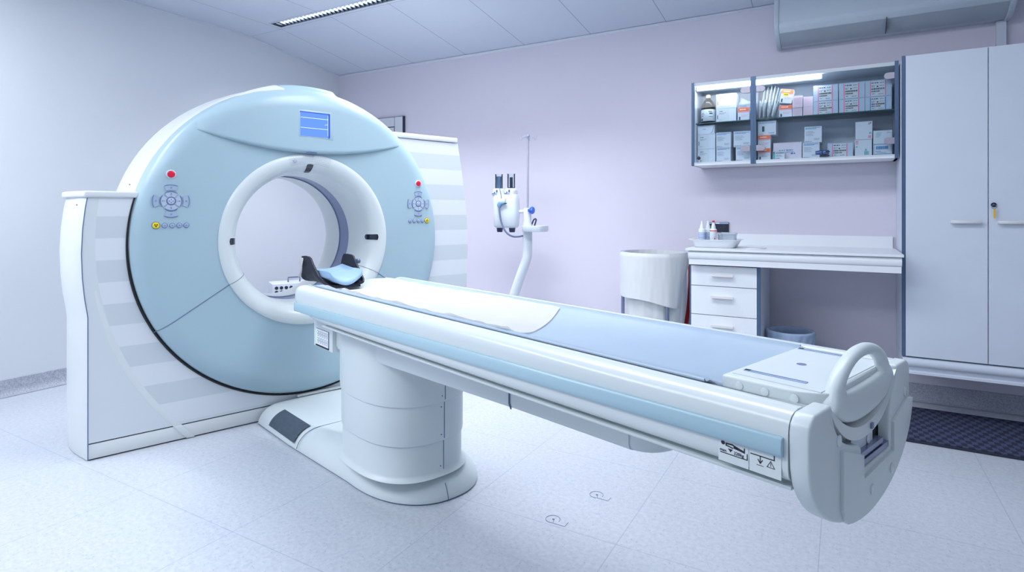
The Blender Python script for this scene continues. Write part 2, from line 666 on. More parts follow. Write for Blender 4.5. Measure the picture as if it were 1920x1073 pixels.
# edge trims
struct(MB().prism([(YB - 0.025, ZB + 0.0035 - 0.004), (YB - 0.025, ZB + 0.0), (YB, ZB - 0.002), (YB, ZB - 0.014)], 'x', XL, XR).build('trim_1', 'trim_white'))
m = MB()
m.box(XL, XL + 0.022, YF, YK, ZC - 0.012, ZC)
m.prism([(YK, ZC), (YK, ZC - 0.012), (YB, ZB - 0.012), (YB, ZB)], 'x', XL, XL + 0.022)
struct(m.build('trim_2', 'trim_white'))
# coved vinyl skirting
cove = [(0, 0), (0.05, 0.002), (0.03, 0.006), (0.014, 0.02), (0.006, 0.04), (0.004, 0.105), (0, 0.108)]
struct(MB().prism([(YB - a, b) for a, b in cove], 'x', XL, XR).build('baseboard_back', 'base_vinyl'))
struct(MB().prism([(XL + a, b) for a, b in cove], 'y', YF, YB).build('baseboard_left', 'base_vinyl'))

# ------------------------------------------------------------------ scanner frame
RZ = math.radians(70.93)
O = Vector((-2.803, 2.387, 0))


def sroom(x, y, z=0.0):
    return Vector((O.x + x * math.cos(RZ) - y * math.sin(RZ), O.y + x * math.sin(RZ) + y * math.cos(RZ), z))


ZCEN = 1.04


# ------------------------------------------------------------------ CT scanner
def build_scanner():
    g = thing('ct_scanner', 'large white and pale blue ring shaped CT scanner with striped side housings', 'scanner',
              (O.x, O.y, 0), RZ)
    zc = ZCEN

    def face_y(r):
        if r <= 0.80:
            return -0.062
        t = min(1.0, (r - 0.80) / 0.1035)
        return -0.062 + 0.058 * (1 - math.sqrt(max(0.0, 1 - t ** 2.3)))

    # --- round blue front cover
    CX, CZ = 0.008, 1.033
    m = MB()
    rs = [0.5, 0.505, 0.55, 0.62, 0.70, 0.76, 0.80, 0.82, 0.84, 0.86, 0.873, 0.884, 0.892, 0.898, 0.902, 0.9035]
    prof = [(0.497, -0.05)] + [(r, face_y(r)) for r in rs] + [(0.909, 0.018), (0.9125, 0.048), (0.903, 0.052)]
    v0 = len(m.bm.verts)
    m.lathe(prof, (0, 0, zc), seg=180, axis='y')
    for v in m.bm.verts:
        r = math.hypot(v.co.x, v.co.z - zc)
        k = max(0.0, min(1.0, (r - 0.55) / 0.3))
        v.co.x += CX * k
        v.co.z += (CZ - zc) * k
    m.build('front_cover', 'scanner_blue', g, sharp=50)

    # --- brow panel with its curved lower lip and the display
    def zlow(x):
        return 1.547 + 0.235 * x * x

    def brow_h(x):
        t = max(0.0, 1 - (abs(x) / 0.6) ** 2)
        return 0.036 * t ** 0.85

    def brow(u, v):
        x = -0.6 + 1.2 * u
        z0 = zlow(x)
        z1 = CZ + math.sqrt(0.892 ** 2 - (x - CX) ** 2)
        if v <= 0.06:
            k = v / 0.06
            z = z0 + 0.010 * k * k
            r = math.hypot(x - CX, z - CZ)
            return (x, face_y(r) + 0.006 - (brow_h(x) + 0.0075) * math.sqrt(k), z)
        k = (v - 0.06) / 0.94
        z = z0 + 0.010 + (z1 - z0 - 0.010) * k
        r = math.hypot(x - CX, z - CZ)
        h = brow_h(x)
        top = 0.10 * max(0.0, 1 - (abs(x) / 0.6) ** 2)
        fade = 1.0 if k < 0.7 else 1 - 0.75 * ((k - 0.7) / 0.3) ** 2
        return (x, face_y(r) - 0.0015 - h * fade, z)
    m = MB()
    m.grid(brow, 96, 40)
    m.build('brow_panel', 'scanner_blue', g, sharp=60)
    # blue cap carried over the top of the shell, ending in a step on the right
    m = MB()
    loops = []
    for i in range(41):
        a = math.radians(79.0 + (100.5 - 79.0) * i / 40)
        e = min(1.0, i / 2.5) if i < 3 else 1.0
        rise = 0.016 * e
        sec = [(0.872, -0.057), (0.887, -0.047), (0.899 + rise * 0.5, -0.030), (0.906 + rise, -0.012), (0.911 + rise, 0.02), (0.917 + rise, 0.07), (0.92 + rise, 0.13), (0.90, 0.15), (0.86, 0.0)]
        loops.append([(CX + r * math.cos(a), y, CZ + r * math.sin(a)) for r, y in sec])
    m.loft(loops)
    m.build('top_cap', 'scanner_blue', g, sharp=45)

    # --- white round shell behind the cover
    def arc_shell(a0, a1, prof, n=90):
        mm = MB()
        loops = []
        for i in range(n + 1):
            a = math.radians(a0 + (a1 - a0) * i / n)
            kk = max(0.0, min(1.0, (math.degrees(a) - 80) / 25))
            loops.append([(CX + (min(r, 0.909) if kk == 0 else r + (min(r, 0.909) - r) * (1 - kk)) * math.cos(a), y, CZ + 0.006 * kk + (r + (min(r, 0.909) - r) * (1 - kk)) * math.sin(a)) for r, y in prof])
        mm.loft(loops)
        return mm
    shell = [(0.86, 0.050), (0.904, 0.051), (0.911, 0.053), (0.9135, 0.06), (0.920, 0.12), (0.932, 0.25), (0.941, 0.40), (0.9425, 0.47), (0.938, 0.52), (0.92, 0.57), (0.88, 0.60), (0.80, 0.61), (0.80, 0.05)]
    arc_shell(-30, 210, shell, 150).build('shell', 'shell_white', g, sharp=50)
    # bright white lip that ends in a tongue near the top of the cover
    mm = MB()
    loops = []
    for i in range(61):
        t = i / 60
        a = math.radians(99.8 + (172.0 - 99.8) * t)
        f = max(0.0, 1 - t * 4.5)
        rise = (0.017 * f + 0.002) * min(1, t * 30 + 0.3)
        fw = 0.045 * f
        sec = [(0.880 - 0.02 * f, -0.006 - fw), (0.894, -0.006 - fw * 0.9), (0.903 + rise * 0.7, -0.002 - fw * 0.5), (0.911 + rise, 0.02 - fw * 0.2), (0.9145 + rise, 0.06), (0.917 + rise * 0.6, 0.10), (0.912, 0.115), (0.88, 0.05)]
        if t > 0.2:
            k = min(1.0, (t - 0.2) / 0.1)
            sec = [(r, y + (0.048 - min(y, 0.048)) * k) for r, y in sec]
        loops.append([(CX + r * math.cos(a), y, CZ + r * math.sin(a)) for r, y in sec])
    mm.loft(loops)
    mm.build('shell_lip', 'shell_white', g, sharp=45)
    # rear round cover with the flared rear mouth of the bore
    m = MB()
    m.lathe([(0.90, 0.40), (0.90, 0.58), (0.88, 0.66), (0.75, 0.74), (0.5, 0.75), (0.46, 0.745), (0.42, 0.70), (0.398, 0.64), (0.39, 0.58), (0.389, 0.395)],
            (0, 0, zc), seg=120, axis='y')
    m.build('rear_cover', 'shell_white', g, sharp=50)

    # --- bore: white funnel ring, blue-grey window band
    ring_prof = [(0.503, -0.055), (0.502, -0.066), (0.498, -0.071), (0.485, -0.075), (0.468, -0.075), (0.452, -0.070), (0.437, -0.061),
                 (0.422, -0.046), (0.409, -0.026), (0.399, 0.002), (0.393, 0.035), (0.3905, 0.08), (0.39, 0.15), (0.39, 0.25)]
    m = MB()
    m.lathe(ring_prof, (0, 0, zc), seg=160, axis='y')
    ring = m.build('bore_ring', 'white_gloss', g, sharp=60)
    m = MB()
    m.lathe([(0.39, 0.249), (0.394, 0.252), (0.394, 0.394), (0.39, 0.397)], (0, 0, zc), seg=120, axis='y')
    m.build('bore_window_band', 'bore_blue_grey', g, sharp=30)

    def on_ring(r_t, ang, lift=0.0):
        """point on the ring profile at parameter r_t (index, may be fractional)"""
        i = int(min(len(ring_prof) - 2, math.floor(r_t)))
        f = r_t - i
        r = ring_prof[i][0] * (1 - f) + ring_prof[i + 1][0] * f
        y = ring_prof[i][1] * (1 - f) + ring_prof[i + 1][1] * f
        dr = ring_prof[i + 1][0] - ring_prof[i][0]
        dy = ring_prof[i + 1][1] - ring_prof[i][1]
        l = math.hypot(dr, dy) or 1
        nr, ny = (dy / l), (-dr / l)
        if nr > 0:
            nr, ny = -nr, -ny
        # outward from the material: towards the axis and the front
        if abs(nr) < 0.3 and ny > 0:
            ny = -ny
        r += nr * lift
        y += ny * lift
        return (r * math.cos(ang), y, zc + r * math.sin(ang))

    for k, (deg, t0, t1, hw) in enumerate(((90, 5.4, 9.0, 0.019), (180, 5.4, 9.6, 0.018), (0, 5.4, 9.6, 0.018))):
        a = math.radians(deg)
        for nm, mt, e, lift in (('laser_window', 'dark_glass', 0.0, 0.0022), ('laser_window_rim', 'sticker_white', 0.006, 0.0012)):
            m = MB()

            def f(u, v):
                s = (u - 0.5) * 2
                tt = t0 - e * 18 + (t1 - t0 + e * 36) * v
                q = abs(v - 0.5) * 2
                wv = (hw + e * 0.8) * (1.0 if q < 0.8 else math.sqrt(max(0.02, 1 - ((q - 0.8) / 0.2) ** 2)))
                return on_ring(tt, a + s * wv / 0.42, lift)
            m.grid(f, 6, 24, 0.0)
            if nm == 'laser_window':
                lw = m.build(nm, mt, g)
            else:
                m.build('window_rim', mt, lw)
    # speaker perforations
    m = MB()
    for i in range(31):
        for j in range(7):
            a = math.radians(75.5 + 29.5 * i / 30)
            tt = 2.15 + 3.2 * j / 6
            if abs(a - PI / 2) < 0.06 and j > 4:
                continue
            p = Vector(on_ring(tt, a, 0.0008))
            c, s = math.cos(a), math.sin(a)
            q = Vector(on_ring(tt + 0.1, a, 0.0008)) - p
            q.normalize()
            tg = Vector((-s, 0, c))
            r = 0.0016
            m.mesh([p + (tg * math.cos(b) + q * math.sin(b)) * r for b in [2 * PI * k / 6 for k in range(6)]], [(0, 1, 2, 3, 4, 5)])
    m.build('speaker_grille', 'print_grey', g)
    m = MB()
    p = Vector(on_ring(4.0, math.radians(101.5), 0.0))
    m.disc(p + Vector((0, 0.001, 0)), (0, -1, 0.05), 0.0105, 0.004, 20, 0.001)
    m.build('microphone', 'key_grey', g)

    # joint lines across cover and ring
    for sx in (-1, 1):
        m = MB()
        a0, a1 = Vector((sx * 0.435, 0, 0.812)), Vector((sx * 0.79, 0, 0.585))
        pts = []
        for i in range(21):
            p = a0.lerp(a1, i / 20)
            r = math.hypot(p.x - CX, p.z - CZ)
            pts.append((p.x, face_y(max(r, 0.51)) - 0.0004, p.z))
        m.tube(pts, 0.0022, 6)
        m.build('cover_joint', 'seam_dark', g)
        m = MB()
        ang = math.atan2(0.812 - zc, sx * 0.435)
        m.tube([on_ring(t, ang, 0.0002) for t in [1.2 + 9 * i / 20 for i in range(21)]], 0.0014, 6)
        m.build('ring_joint', 'seam_dark', g)

    # --- display
    y0 = -0.0985
    m = MB()
    x0, x1, za, zb = -0.082, 0.112, 1.638, 1.798
    m.prism([(x0, za), (x1 + 0.018, za - 0.004), (x1, zb), (x0, zb)], 'y', y0 - 0.002, y0 + 0.03, 0.003)
    dsp = m.build('display', 'scanner_blue', g)
    m = MB()
    yy = y0 - 0.0035
    m.mat('screen_blue').box(-0.073, 0.101, yy, yy + 0.002, 1.646, 1.786)
    m.mat('screen_line')
    for z in (1.752, 1.6925):
        m.box(-0.071, 0.094, yy - 0.0006, yy, z, z + 0.0022)
    m.box(0.092, 0.0935, yy - 0.0006, yy, 1.655, 1.776)
    m.mat('sticker_white')
    m.box(0.074, 0.080, yy - 0.0008, yy, 1.7185, 1.7225)
    m.box(0.082, 0.090, yy - 0.0008, yy, 1.7195, 1.7235)
    m.mat('screen_edge')
    m.box(0.097, 0.104, yy - 0.004, yy + 0.001, 1.644, 1.788)
    m.box(-0.075, 0.1, yy - 0.002, yy + 0.001, 1.783, 1.788)
    m.build('screen', None, dsp)
    m = MB()
    m.box(-0.035, 0.03, -0.098, -0.09, 1.5465, 1.5505)
    m.build('brow_sensor', 'key_edge', g)

    # --- control keys, mirrored left and right
    yf = -0.062

    def sector(mb, cx, cz, r0, r1, a0, a1, y, h, n=10, flat=False):
        pts = []
        for i in range(n + 1):
            a = a0 + (a1 - a0) * i / n
            pts.append((cx + r1 * math.cos(a), cz + r1 * math.sin(a)))
        for i in range(n + 1):
            a = a1 + (a0 - a1) * i / n
            rr = r0 / math.cos((a - (a0 + a1) / 2)) * math.cos((a1 - a0) / 2) if flat else r0
            pts.append((cx + rr * math.cos(a), cz + rr * math.sin(a)))
        mb.prism(pts, 'y', y - h, y + 0.002)

    for sx in (-1, 1):
        bx = -0.722 if sx < 0 else 0.745
        m = MB()
        m.mat('sticker_pale').disc((bx, yf + 0.006, 1.394), (0, -1, 0), 0.0235, 0.009, 28, 0.002)
        st = m.build('emergency_stop', None, g)
        m = MB()
        m.disc((bx, yf, 1.394), (0, -1, 0), 0.0175, 0.009, 28, 0.003)
        m.build('button', 'red_plastic', st)
        # round keypad
        m = MB()
        m.mat('key_grey').ringd((bx, yf, 1.257), (0, -1, 0), 0.0, 0.049, 0.0012, 36)
        pad = m.build('keypad', None, g)
        m = MB()
        m.mat('key_edge').disc((bx, yf, 1.257), (0, -1, 0), 0.0205, 0.004, 24)
        m.mat('key_pale').disc((bx, yf, 1.257), (0, -1, 0), 0.0165, 0.006, 24, 0.002)
        m.mat('key_edge')
        for b in range(4):
            a = b * PI / 2
            m.disc((bx + 0.0085 * math.cos(a), yf - 0.006, 1.257 + 0.0085 * math.sin(a)), (0, -1, 0), 0.0028, 0.0006, 8)
        m.build('centre_key', None, pad)
        for b in range(4):
            a = b * PI / 2
            m = MB()
            m.mat('key_pale')
            sector(m, bx, 1.257, 0.0225, 0.046, a - 0.68, a + 0.68, yf, 0.004)
            m.mat('key_edge')
            sector(m, bx, 1.257, 0.046, 0.0495, a - 0.62, a + 0.62, yf, 0.0052)
            m.disc((bx + 0.038 * math.cos(a), yf - 0.004, 1.257 + 0.038 * math.sin(a)), (0, -1, 0), 0.0028, 0.0006, 6)
            dx, dz = (0.005, 0.0012) if b % 2 else (0.005, 0.0008)
            px_, pz_ = bx + 0.031 * math.cos(a), 1.257 + 0.031 * math.sin(a)
            m.box(px_ - dx, px_ + dx, yf - 0.0046, yf - 0.003, pz_ - dz, pz_ + dz)
            m.build('inner_key', None, pad)
            m = MB()
            m.mat('key_grey')
            sector(m, bx, 1.257, 0.056, 0.081, a - 0.40, a + 0.40, yf, 0.004, flat=False)
            m.mat('key_edge')
            sector(m, bx, 1.257, 0.081 if b != 1 else 0.0805, 0.0835, a - 0.36, a + 0.36, yf, 0.005)
            m.ringd((bx + 0.068 * math.cos(a), yf - 0.004, 1.257 + 0.068 * math.sin(a)), (0, -1, 0), 0.0024, 0.0040, 0.0006, 12)
            m.build('outer_key', None, pad)
        # row of round buttons, the yellow one outermost
        xs = [-0.751, -0.717, -0.685, -0.653] if sx < 0 else [0.682, 0.714, 0.746, 0.778]
        for x in xs:
            m = MB()
            m.mat('key_edge').disc((x, yf, 1.132 + 0.009 * (sx > 0)), (0, -1, 0), 0.0130, 0.003, 24)
            m.mat('key_grey').disc((x, yf, 1.132 + 0.009 * (sx > 0)), (0, -1, 0), 0.0108, 0.006, 24, 0.002)
            m.mat('key_edge').ringd((x, yf - 0.006, 1.132 + 0.009 * (sx > 0)), (0, -1, 0), 0.0025, 0.0042, 0.0005, 12)
            m.build('round_button', None, g)
        x, z = (-0.789, 1.133) if sx < 0 else (0.813, 1.143)
        yb = face_y(math.hypot(x - CX, z - CZ)) + 0.002
        m = MB()
        m.mat('grey_plastic').disc((x, yb, z), (0, -1, 0), 0.0185, 0.004, 24)
        m.mat('key_yellow').disc((x, yb, z), (0, -1, 0), 0.0162, 0.008, 24, 0.002)
        m.mat('print_black')
        m.disc((x, yb - 0.008, z), (0, -1, 0), 0.0018, 0.0006, 10)
        for b in range(3):
            a = math.radians(90 + 120 * b) if sx > 0 else math.radians(30 + 120 * b)
            pts = [(x + r * math.cos(a + d), z + r * math.sin(a + d)) for r, d in ((0.003, -0.5), (0.0082, -0.5), (0.0088, 0), (0.0082, 0.5), (0.003, 0.5))]
            m.prism(pts, 'y', yb - 0.0087, yb - 0.0078)
        m.build('radiation_button', None, g)

    # --- housings left and right of the ring, one plate passing under it
    m = MB()
    inner = [(0.85 * math.cos(a), zc + 0.85 * math.sin(a)) for a in [math.radians(55 - (55 + 197) * i / 60) for i in range(61)]]
    outer = [(-1.062, 1.272), (-1.070, 1.22), (-1.080, 1.12), (-1.085, 1.0), (-1.081, 0.88), (-1.072, 0.78), (-1.062, 0.70), (-1.06, 0.67), (-1.06, 0.084), (0.95, 0.084)]
    rside = [(1.13, 0.25), (1.175, 0.45), (1.20, 0.66), (1.209, 0.95), (1.205, 1.10), (1.185, 1.30), (1.155, 1.50), (1.118, 1.70), (0.5, 1.70)]
    poly = outer + [(1.08, 0.084)] + rside + inner
    m.prism(poly, 'y', 0.0, 0.42)
    m.build('side_housing', 'housing_stripes', g, sharp=25)
    # raised plate edge: shallow arc rib between corner and striped plate
    m = MB()
    cx, cz, R = 0.418, 1.046, 1.478
    a0, a1 = math.radians(180 + 3), math.radians(180 + 43.3)
    loops = []
    for i in range(61):
        a = a0 + (a1 - a0) * i / 60
        sec = [(R, 0.004), (R, -0.0003), (R - 0.006, -0.0022), (R - 0.016, -0.0022), (R - 0.03, -0.0003), (R - 0.03, 0.004)]
        if i < 30:
            sec = [(r, 0.004 + (y - 0.004) * (0.5 + 0.5 * i / 30)) for r, y in sec]
        loops.append([(cx + r * math.cos(a), y, cz + r * math.sin(a)) for r, y in sec])
    m.loft(loops)
    m.build('plate_rib', 'shell_white', g, sharp=50)
    # plinth with the dark shadow gap above it
    m = MB()
    m.prism([(-1.06, 0.006), (1.06, 0.006), (1.08, 0.078), (-1.06, 0.078)], 'y', 0.002, 0.40, 0.003)
    m.prism([(-0.638, 0.004), (-0.60, 0.004), (-0.66, 0.0785), (-0.70, 0.0785)], 'y', -0.004, 0.01, 0.002)
    m.build('plinth', 'shell_white', g)
    m = MB()
    m.box(-1.055, 1.05, 0.005, 0.38, 0.076, 0.086)
    m.box(-1.05, 1.05, 0.01, 0.39, 0.0, 0.008)
    m.build('shadow_gap', 'seam_black', g)
    # left flank, bulging in its upper half
    plan = [(-1.058, 0.0), (-1.066, 0.012), (-1.085, 0.08), (-1.106, 0.17), (-1.118, 0.26), (-1.116, 0.34), (-1.08, 0.44), (-1.0, 0.50), (-0.9, 0.52), (-0.9, 0.42), (-1.058, 0.42)]
    m = MB()
    loops = []
    for z, e, b in ((0.004, 0.0, 0), (0.02, 0.004, 0), (0.1, 0.006, 0), (0.66, 0.006, 0), (0.70, 0.008, 0.002), (0.78, 0.010, 0.012), (0.88, 0.010, 0.021), (1.0, 0.010, 0.025), (1.12, 0.010, 0.020), (1.22, 0.008, 0.010), (1.272, 0.006, 0.002)):
        l = []
        for i, (x, y) in enumerate(plan):
            k = 0 if i in (0, 8, 9, 10) else (0.25 if i == 1 else 1)
            l.append((x - e * k - (b if i not in (8, 9) else 0), y + (e if i in (6, 7) else 0), z))
        loops.append(l)
    m.loft(loops)
    m.build('side_flank', 'shell_white', g, sharp=35)
    m = MB()
    m.tube([(-1.061, -0.001, 0.005), (-1.061, -0.001, 0.69), (-1.063, -0.001, 0.71), (-1.073, -0.001, 0.78), (-1.082, -0.001, 0.88), (-1.086, -0.001, 1.0), (-1.081, -0.001, 1.12), (-1.071, -0.001, 1.22), (-1.063, -0.001, 1.27)], 0.002, 6)
    m.build('flank_joint', 'seam_dark', g)
    # caps on the housings
    m = MB()
    m.prism([(-1.075, -0.012), (-0.80, -0.012), (-0.80, 0.53), (-0.95, 0.55), (-1.09, 0.48), (-1.142, 0.34), (-1.142, 0.25), (-1.125, 0.15), (-1.098, 0.06)], 'z', 1.272, 1.303, 0.008, 3)
    m.build('housing_cap', 'shell_white', g, sharp=30)
    m = MB()
    m.prism([(0.55, -0.01), (1.112, -0.01), (1.112, 0.44), (0.55, 0.44)], 'z', 1.704, 1.738, 0.005, 2)
    m.build('housing_cap', 'shell_white', g, sharp=30)
    # black seal round the cover
    m = MB()
    pts = [(CX + 0.9115 * math.cos(a), -0.002, CZ + 0.9115 * math.sin(a)) for a in [math.radians(164 + 150 * i / 120) for i in range(121)]]
    m.tube(pts, lambda t: 0.0035 + 0.0035 * min(1, t * 5), 8)
    m.build('cover_seal', 'black_rubber', g)
    m = MB()
    m.box(-0.06, 0.55, -0.028, 0.004, 0.105, 0.118, 0.004)
    m.build('lower_bumper', 'shell_white', g)
    for p in ((-1.098, 0.05, 1.235), (-0.868, 0.17, 1.345)):
        m = MB()
        m.disc(p, (-1, -0.3, 0), 0.003, 0.004, 8)
        m.build('screw', 'seam_dark', g)
    return g


build_scanner()


# ------------------------------------------------------------------ patient table
def build_table():
    off = (0.0, -1.1, 0.0)
    t = thing('patient_table', 'long white scanner patient table with blue side stripe on an oval pedestal', 'table', sroom(0, -1.1), RZ)
    # --- foot plate on the floor
    def plan(w0, w1, yend, z, n=40):
        """half round end towards the foot of the table, straight back to the scanner"""
        a = 0.42
        pts = [(0.02 - w0, -0.03, z), (0.024 - (w0 + w1) / 2, -0.45, z)]
        cy = yend + a
        for i in range(n + 1):
            th = PI + PI * i / n
            c, s = math.cos(th), math.sin(th)
            pts.append((0.060 + w1 * math.copysign(abs(c) ** (2 / 2.3), c), cy + a * math.copysign(abs(s) ** (2 / 2.3), s), z))
        pts += [(0.04 + (w0 + w1) / 2, -0.45, z), (0.02 + w0, -0.03, z)]
        return pts
    m = MB(off)
    lv = [(0.0, 0.006), (0.0, 0.014), (0.004, 0.026), (0.013, 0.046), (0.027, 0.064), (0.045, 0.079), (0.066, 0.090), (0.09, 0.097), (0.12, 0.10), (0.24, 0.102)]
    m.loft([plan(0.305 - d, 0.275 - d, -1.452 + d, z) for d, z in lv])
    base = m.build('foot_plate', 'white_plastic', t, sharp=50)
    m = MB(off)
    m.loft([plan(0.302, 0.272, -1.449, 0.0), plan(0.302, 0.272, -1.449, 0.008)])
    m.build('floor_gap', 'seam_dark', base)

    def slope(y, d):
        k = max(0, min(1, (y + 0.03) / (-0.97)))
        w = 0.305 + (0.268 - 0.305) * k
        z = 0
        for (d0, z0), (d1, z1) in zip(lv, lv[1:]):
            if d1 > d0 and d0 <= d <= d1:
                z = z0 + (z1 - z0) * (d - d0) / (d1 - d0)
        return 0.02 - w + d, z
    m = MB(off)

    def pad(u, v):
        y = -0.175 - 0.335 * u
        x, z = slope(y, 0.006 + 0.088 * v)
        return (x - 0.0015, y, z + 0.0025)
    m.grid(pad, 16, 14)
    m.build('tread_pad', 'pad_grey', base)
    m = MB(off)
    pts = []
    for i in range(31):
        d = 0.001 + 0.119 * i / 30
        x, z = slope(-0.55, d)
        pts.append((x - 0.0005, -0.553, z + 0.0005))
    pts += [(-0.05, -0.555, 0.1012), (0.2, -0.555, 0.1018)]
    m.tube(pts, 0.0016, 6)
    pts = []
    m.build('plate_joint', 'seam_dark', base)

    # --- telescopic oval column of three sleeves
    zs = [(0.098, 0.238, 0.0), (0.236, 0.402, 0.006), (0.40, 0.66, 0.012)]
    for k, (z0, z1, e) in enumerate(zs):
        m = MB(off)
        sx, sy = 0.228 + e, 0.304 + e
        loops = []
        if k == 0:
            loops += [superell(0.012, -1.1, sx + 0.02, sy + 0.02, 2.5, z0), superell(0.012, -1.1, sx + 0.006, sy + 0.006, 2.5, z0 + 0.010)]
        else:
            loops += [superell(0.012, -1.1, sx - 0.006, sy - 0.006, 2.5, z0), superell(0.012, -1.1, sx - 0.001, sy - 0.001, 2.5, z0 + 0.004)]
        loops += [superell(0.012, -1.1, sx, sy, 2.5, z0 + 0.02), superell(0.012, -1.1, sx, sy, 2.5, z1)]
        m.loft(loops)
        m.build('column_sleeve', 'white_plastic', t, sharp=45)
    m = MB(off)
    pts = superell(0.012, -1.1, 0.228, 0.304, 2.5, 0, 360)
    sp = [p for p in pts if p[1] < -1.1 and p[0] > 0.02]
    q = min(sp, key=lambda p: abs(math.atan2(p[1] + 1.1, p[0] - 0.02) - math.radians(-86)))
    nx, ny = (q[0] - 0.02), (q[1] + 1.1)
    l = math.hypot(nx, ny)
    nx, ny = nx / l, ny / l
    for k, (z0, z1, e) in enumerate(zs):
        m.tube([(q[0] + nx * (e + 0.0003), q[1] + ny * (e + 0.0003), z0 + 0.012), (q[0] + nx * (e + 0.0003), q[1] + ny * (e + 0.0003), z1)], 0.0016, 6)
        for z in ((z0 + 0.03, z1 - 0.02) if k else (z0 + 0.035,)):
            m.disc((q[0] + nx * e - 0.016, q[1] + ny * e, z), (nx, ny, 0), 0.0028, 0.0015, 8)
    m.build('column_joint', 'seam_dark', t)
    # the joint runs on over the foot plate
    m = MB(off)
    jl = []
    for d, z in lv[:-1][::-1]:
        pl = plan(0.305 - d, 0.275 - d, -1.452 + d, z)
        hit = max(pl, key=lambda p: ((p[0] - 0.012) * nx + (p[1] + 1.1) * ny) / math.hypot(p[0] - 0.012, p[1] + 1.1))
        if (hit[0] - q[0]) * nx + (hit[1] - q[1]) * ny > 0.004:
            jl.append((hit[0] + nx * 0.0004, hit[1] + ny * 0.0004, z + 0.0008))
    m.tube(jl, 0.0015, 6)
    m.build('plate_joint', 'seam_dark', base)

    # --- table body: hollow section with a channel for the sliding top
    def sec(y, zb, ins=0.0, zt=0.845):
        h = [(0.0, 0.735), (0.12, 0.742), (0.20, 0.766), (0.238, 0.806), (0.246, zt - 0.004), (0.251, zt), (0.268, zt + 0.001), (0.286, zt - 0.002), (0.299, zt - 0.008),
             (0.3075, zt - 0.020), (0.3105, zt - 0.036), (0.311, 0.79), (0.311, max(zb + 0.028, 0.0)), (0.3085, zb + 0.014), (0.302, zb + 0.006), (0.29, zb), (0.2, zb - 0.003), (0.0, zb - 0.003)]
        h = [(max(0, x - (ins if x > 0.24 else 0)), max(z, zb - 0.002) if i_ < 4 else z) for i_, (x, z) in enumerate(h)]
        r = [(x, y, z) for x, z in h]
        lft = [(-x, y, z) for x, z in h[-2:0:-1]]
        return r + lft
    m = MB(off)
    heads = [(-0.645, 0.770, 0.012, 0.838), (-0.648, 0.764, 0.005, 0.842), (-0.656, 0.758, 0.001, 0.845), (-0.68, 0.749, 0, 0.845), (-0.75, 0.728, 0, 0.845), (-0.82, 0.714, 0, 0.845), (-0.88, 0.706, 0, 0.845), (-0.96, 0.704, 0, 0.845),
             (-1.5, 0.706, 0, 0.845), (-2.2, 0.711, 0, 0.845), (-2.984, 0.720, 0, 0.845)]
    m.loft([sec(*h) for h in heads])
    m.build('table_body', 'white_gloss', t, sharp=32)
    # underside groove line
    for sx in (-1, 1):
        m = MB(off)
        m.loft([[(sx * 0.275, y, zb - 0.014), (sx * 0.297, y, zb - 0.014), (sx * 0.299, y, zb - 0.011), (sx * 0.299, y, zb - 0.007), (sx * 0.275, y, zb - 0.006)] for y, zb in ((-0.95, 0.704), (-1.5, 0.706), (-2.2, 0.711), (-2.984, 0.720))])
        m.build('lower_rail', 'white_gloss', t)
    # blue stripe
    for sx in (-1, 1):
        m = MB(off)
        loops = []
        for y, za, zb, b in ((-0.652, 0.724, 0.768, 0.004), (-0.67, 0.7245, 0.7685, 0.010), (-1.4, 0.737, 0.779, 0.011), (-2.2, 0.751, 0.791, 0.012), (-2.974, 0.765, 0.803, 0.012), (-2.9765, 0.766, 0.802, 0.011)):
            hh = zb - za
            pr = [(0.309, za), (0.3115 + b * 0.5, za + 0.002), (0.311 + b * 0.9, za + hh * 0.2), (0.311 + b, za + hh * 0.5), (0.311 + b * 0.9, zb - hh * 0.15), (0.3115 + b * 0.55, zb - 0.001), (0.309, zb)]
            loops.append([(sx * x, y, z) for x, z in pr])
        m.loft(loops)
        m.build('side_stripe', 'rail_blue', t, sharp=40)

    # --- beam under the body
    m = MB(off)

    def bsec(y, zb, hw):
        e = 0.02
        return [(-hw, y, 0.73), (-hw, y, zb + e), (-hw + e * 0.3, y, zb + e * 0.3), (-hw + e, y, zb), (hw - e, y, zb), (hw - e * 0.3, y, zb + e * 0.3), (hw, y, zb + e), (hw, y, 0.73)]
    m.loft([bsec(-0.655, 0.585, 0.19), bsec(-0.665, 0.56, 0.20), bsec(-0.85, 0.560, 0.205), bsec(-1.4, 0.578, 0.205), bsec(-2.107, 0.603, 0.205), bsec(-2.11, 0.603, 0.203), bsec(-2.555, 0.613, 0.203)])
    m.build('under_beam', 'white_plastic', t, sharp=40)
    m = MB(off)
    loops = []
    for i in range(13):
        a = PI / 2 * i / 12
        hw = 0.20 * math.cos(a) ** 0.5 if i < 12 else 0.01
        loops.append(bsec(-2.55 - 0.13 * math.sin(a), 0.613 + 0.06 * (1 - math.cos(a)), max(hw, 0.03)))
    m.loft(loops)
    m.build('beam_nose', 'white_plastic', t, sharp=50)
    m = MB(off)
    m.tube([(-0.206, -2.112, 0.70), (-0.206, -2.112, 0.622), (-0.198, -2.112, 0.604)], 0.0025, 6)
    m.build('beam_joint', 'seam_dark', t)
    # control box at the head end
    m = MB(off)
    m.box(-0.222, -0.19, -0.885, -0.672, 0.552, 0.70, 0.008, 3)
    cb = m.build('control_box', 'white_plastic', t)
    m = MB(off)
    m.mat('seam_dark').box(-0.2245, -0.221, -0.846, -0.70, 0.559, 0.640)
    m.mat('sticker_white').box(-0.2262, -0.224, -0.844, -0.703, 0.565, 0.639)
    m.mat('seam_black').box(-0.2268, -0.222, -0.846, -0.699, 0.557, 0.562)
    panel = m.build('control_panel', None, cb)
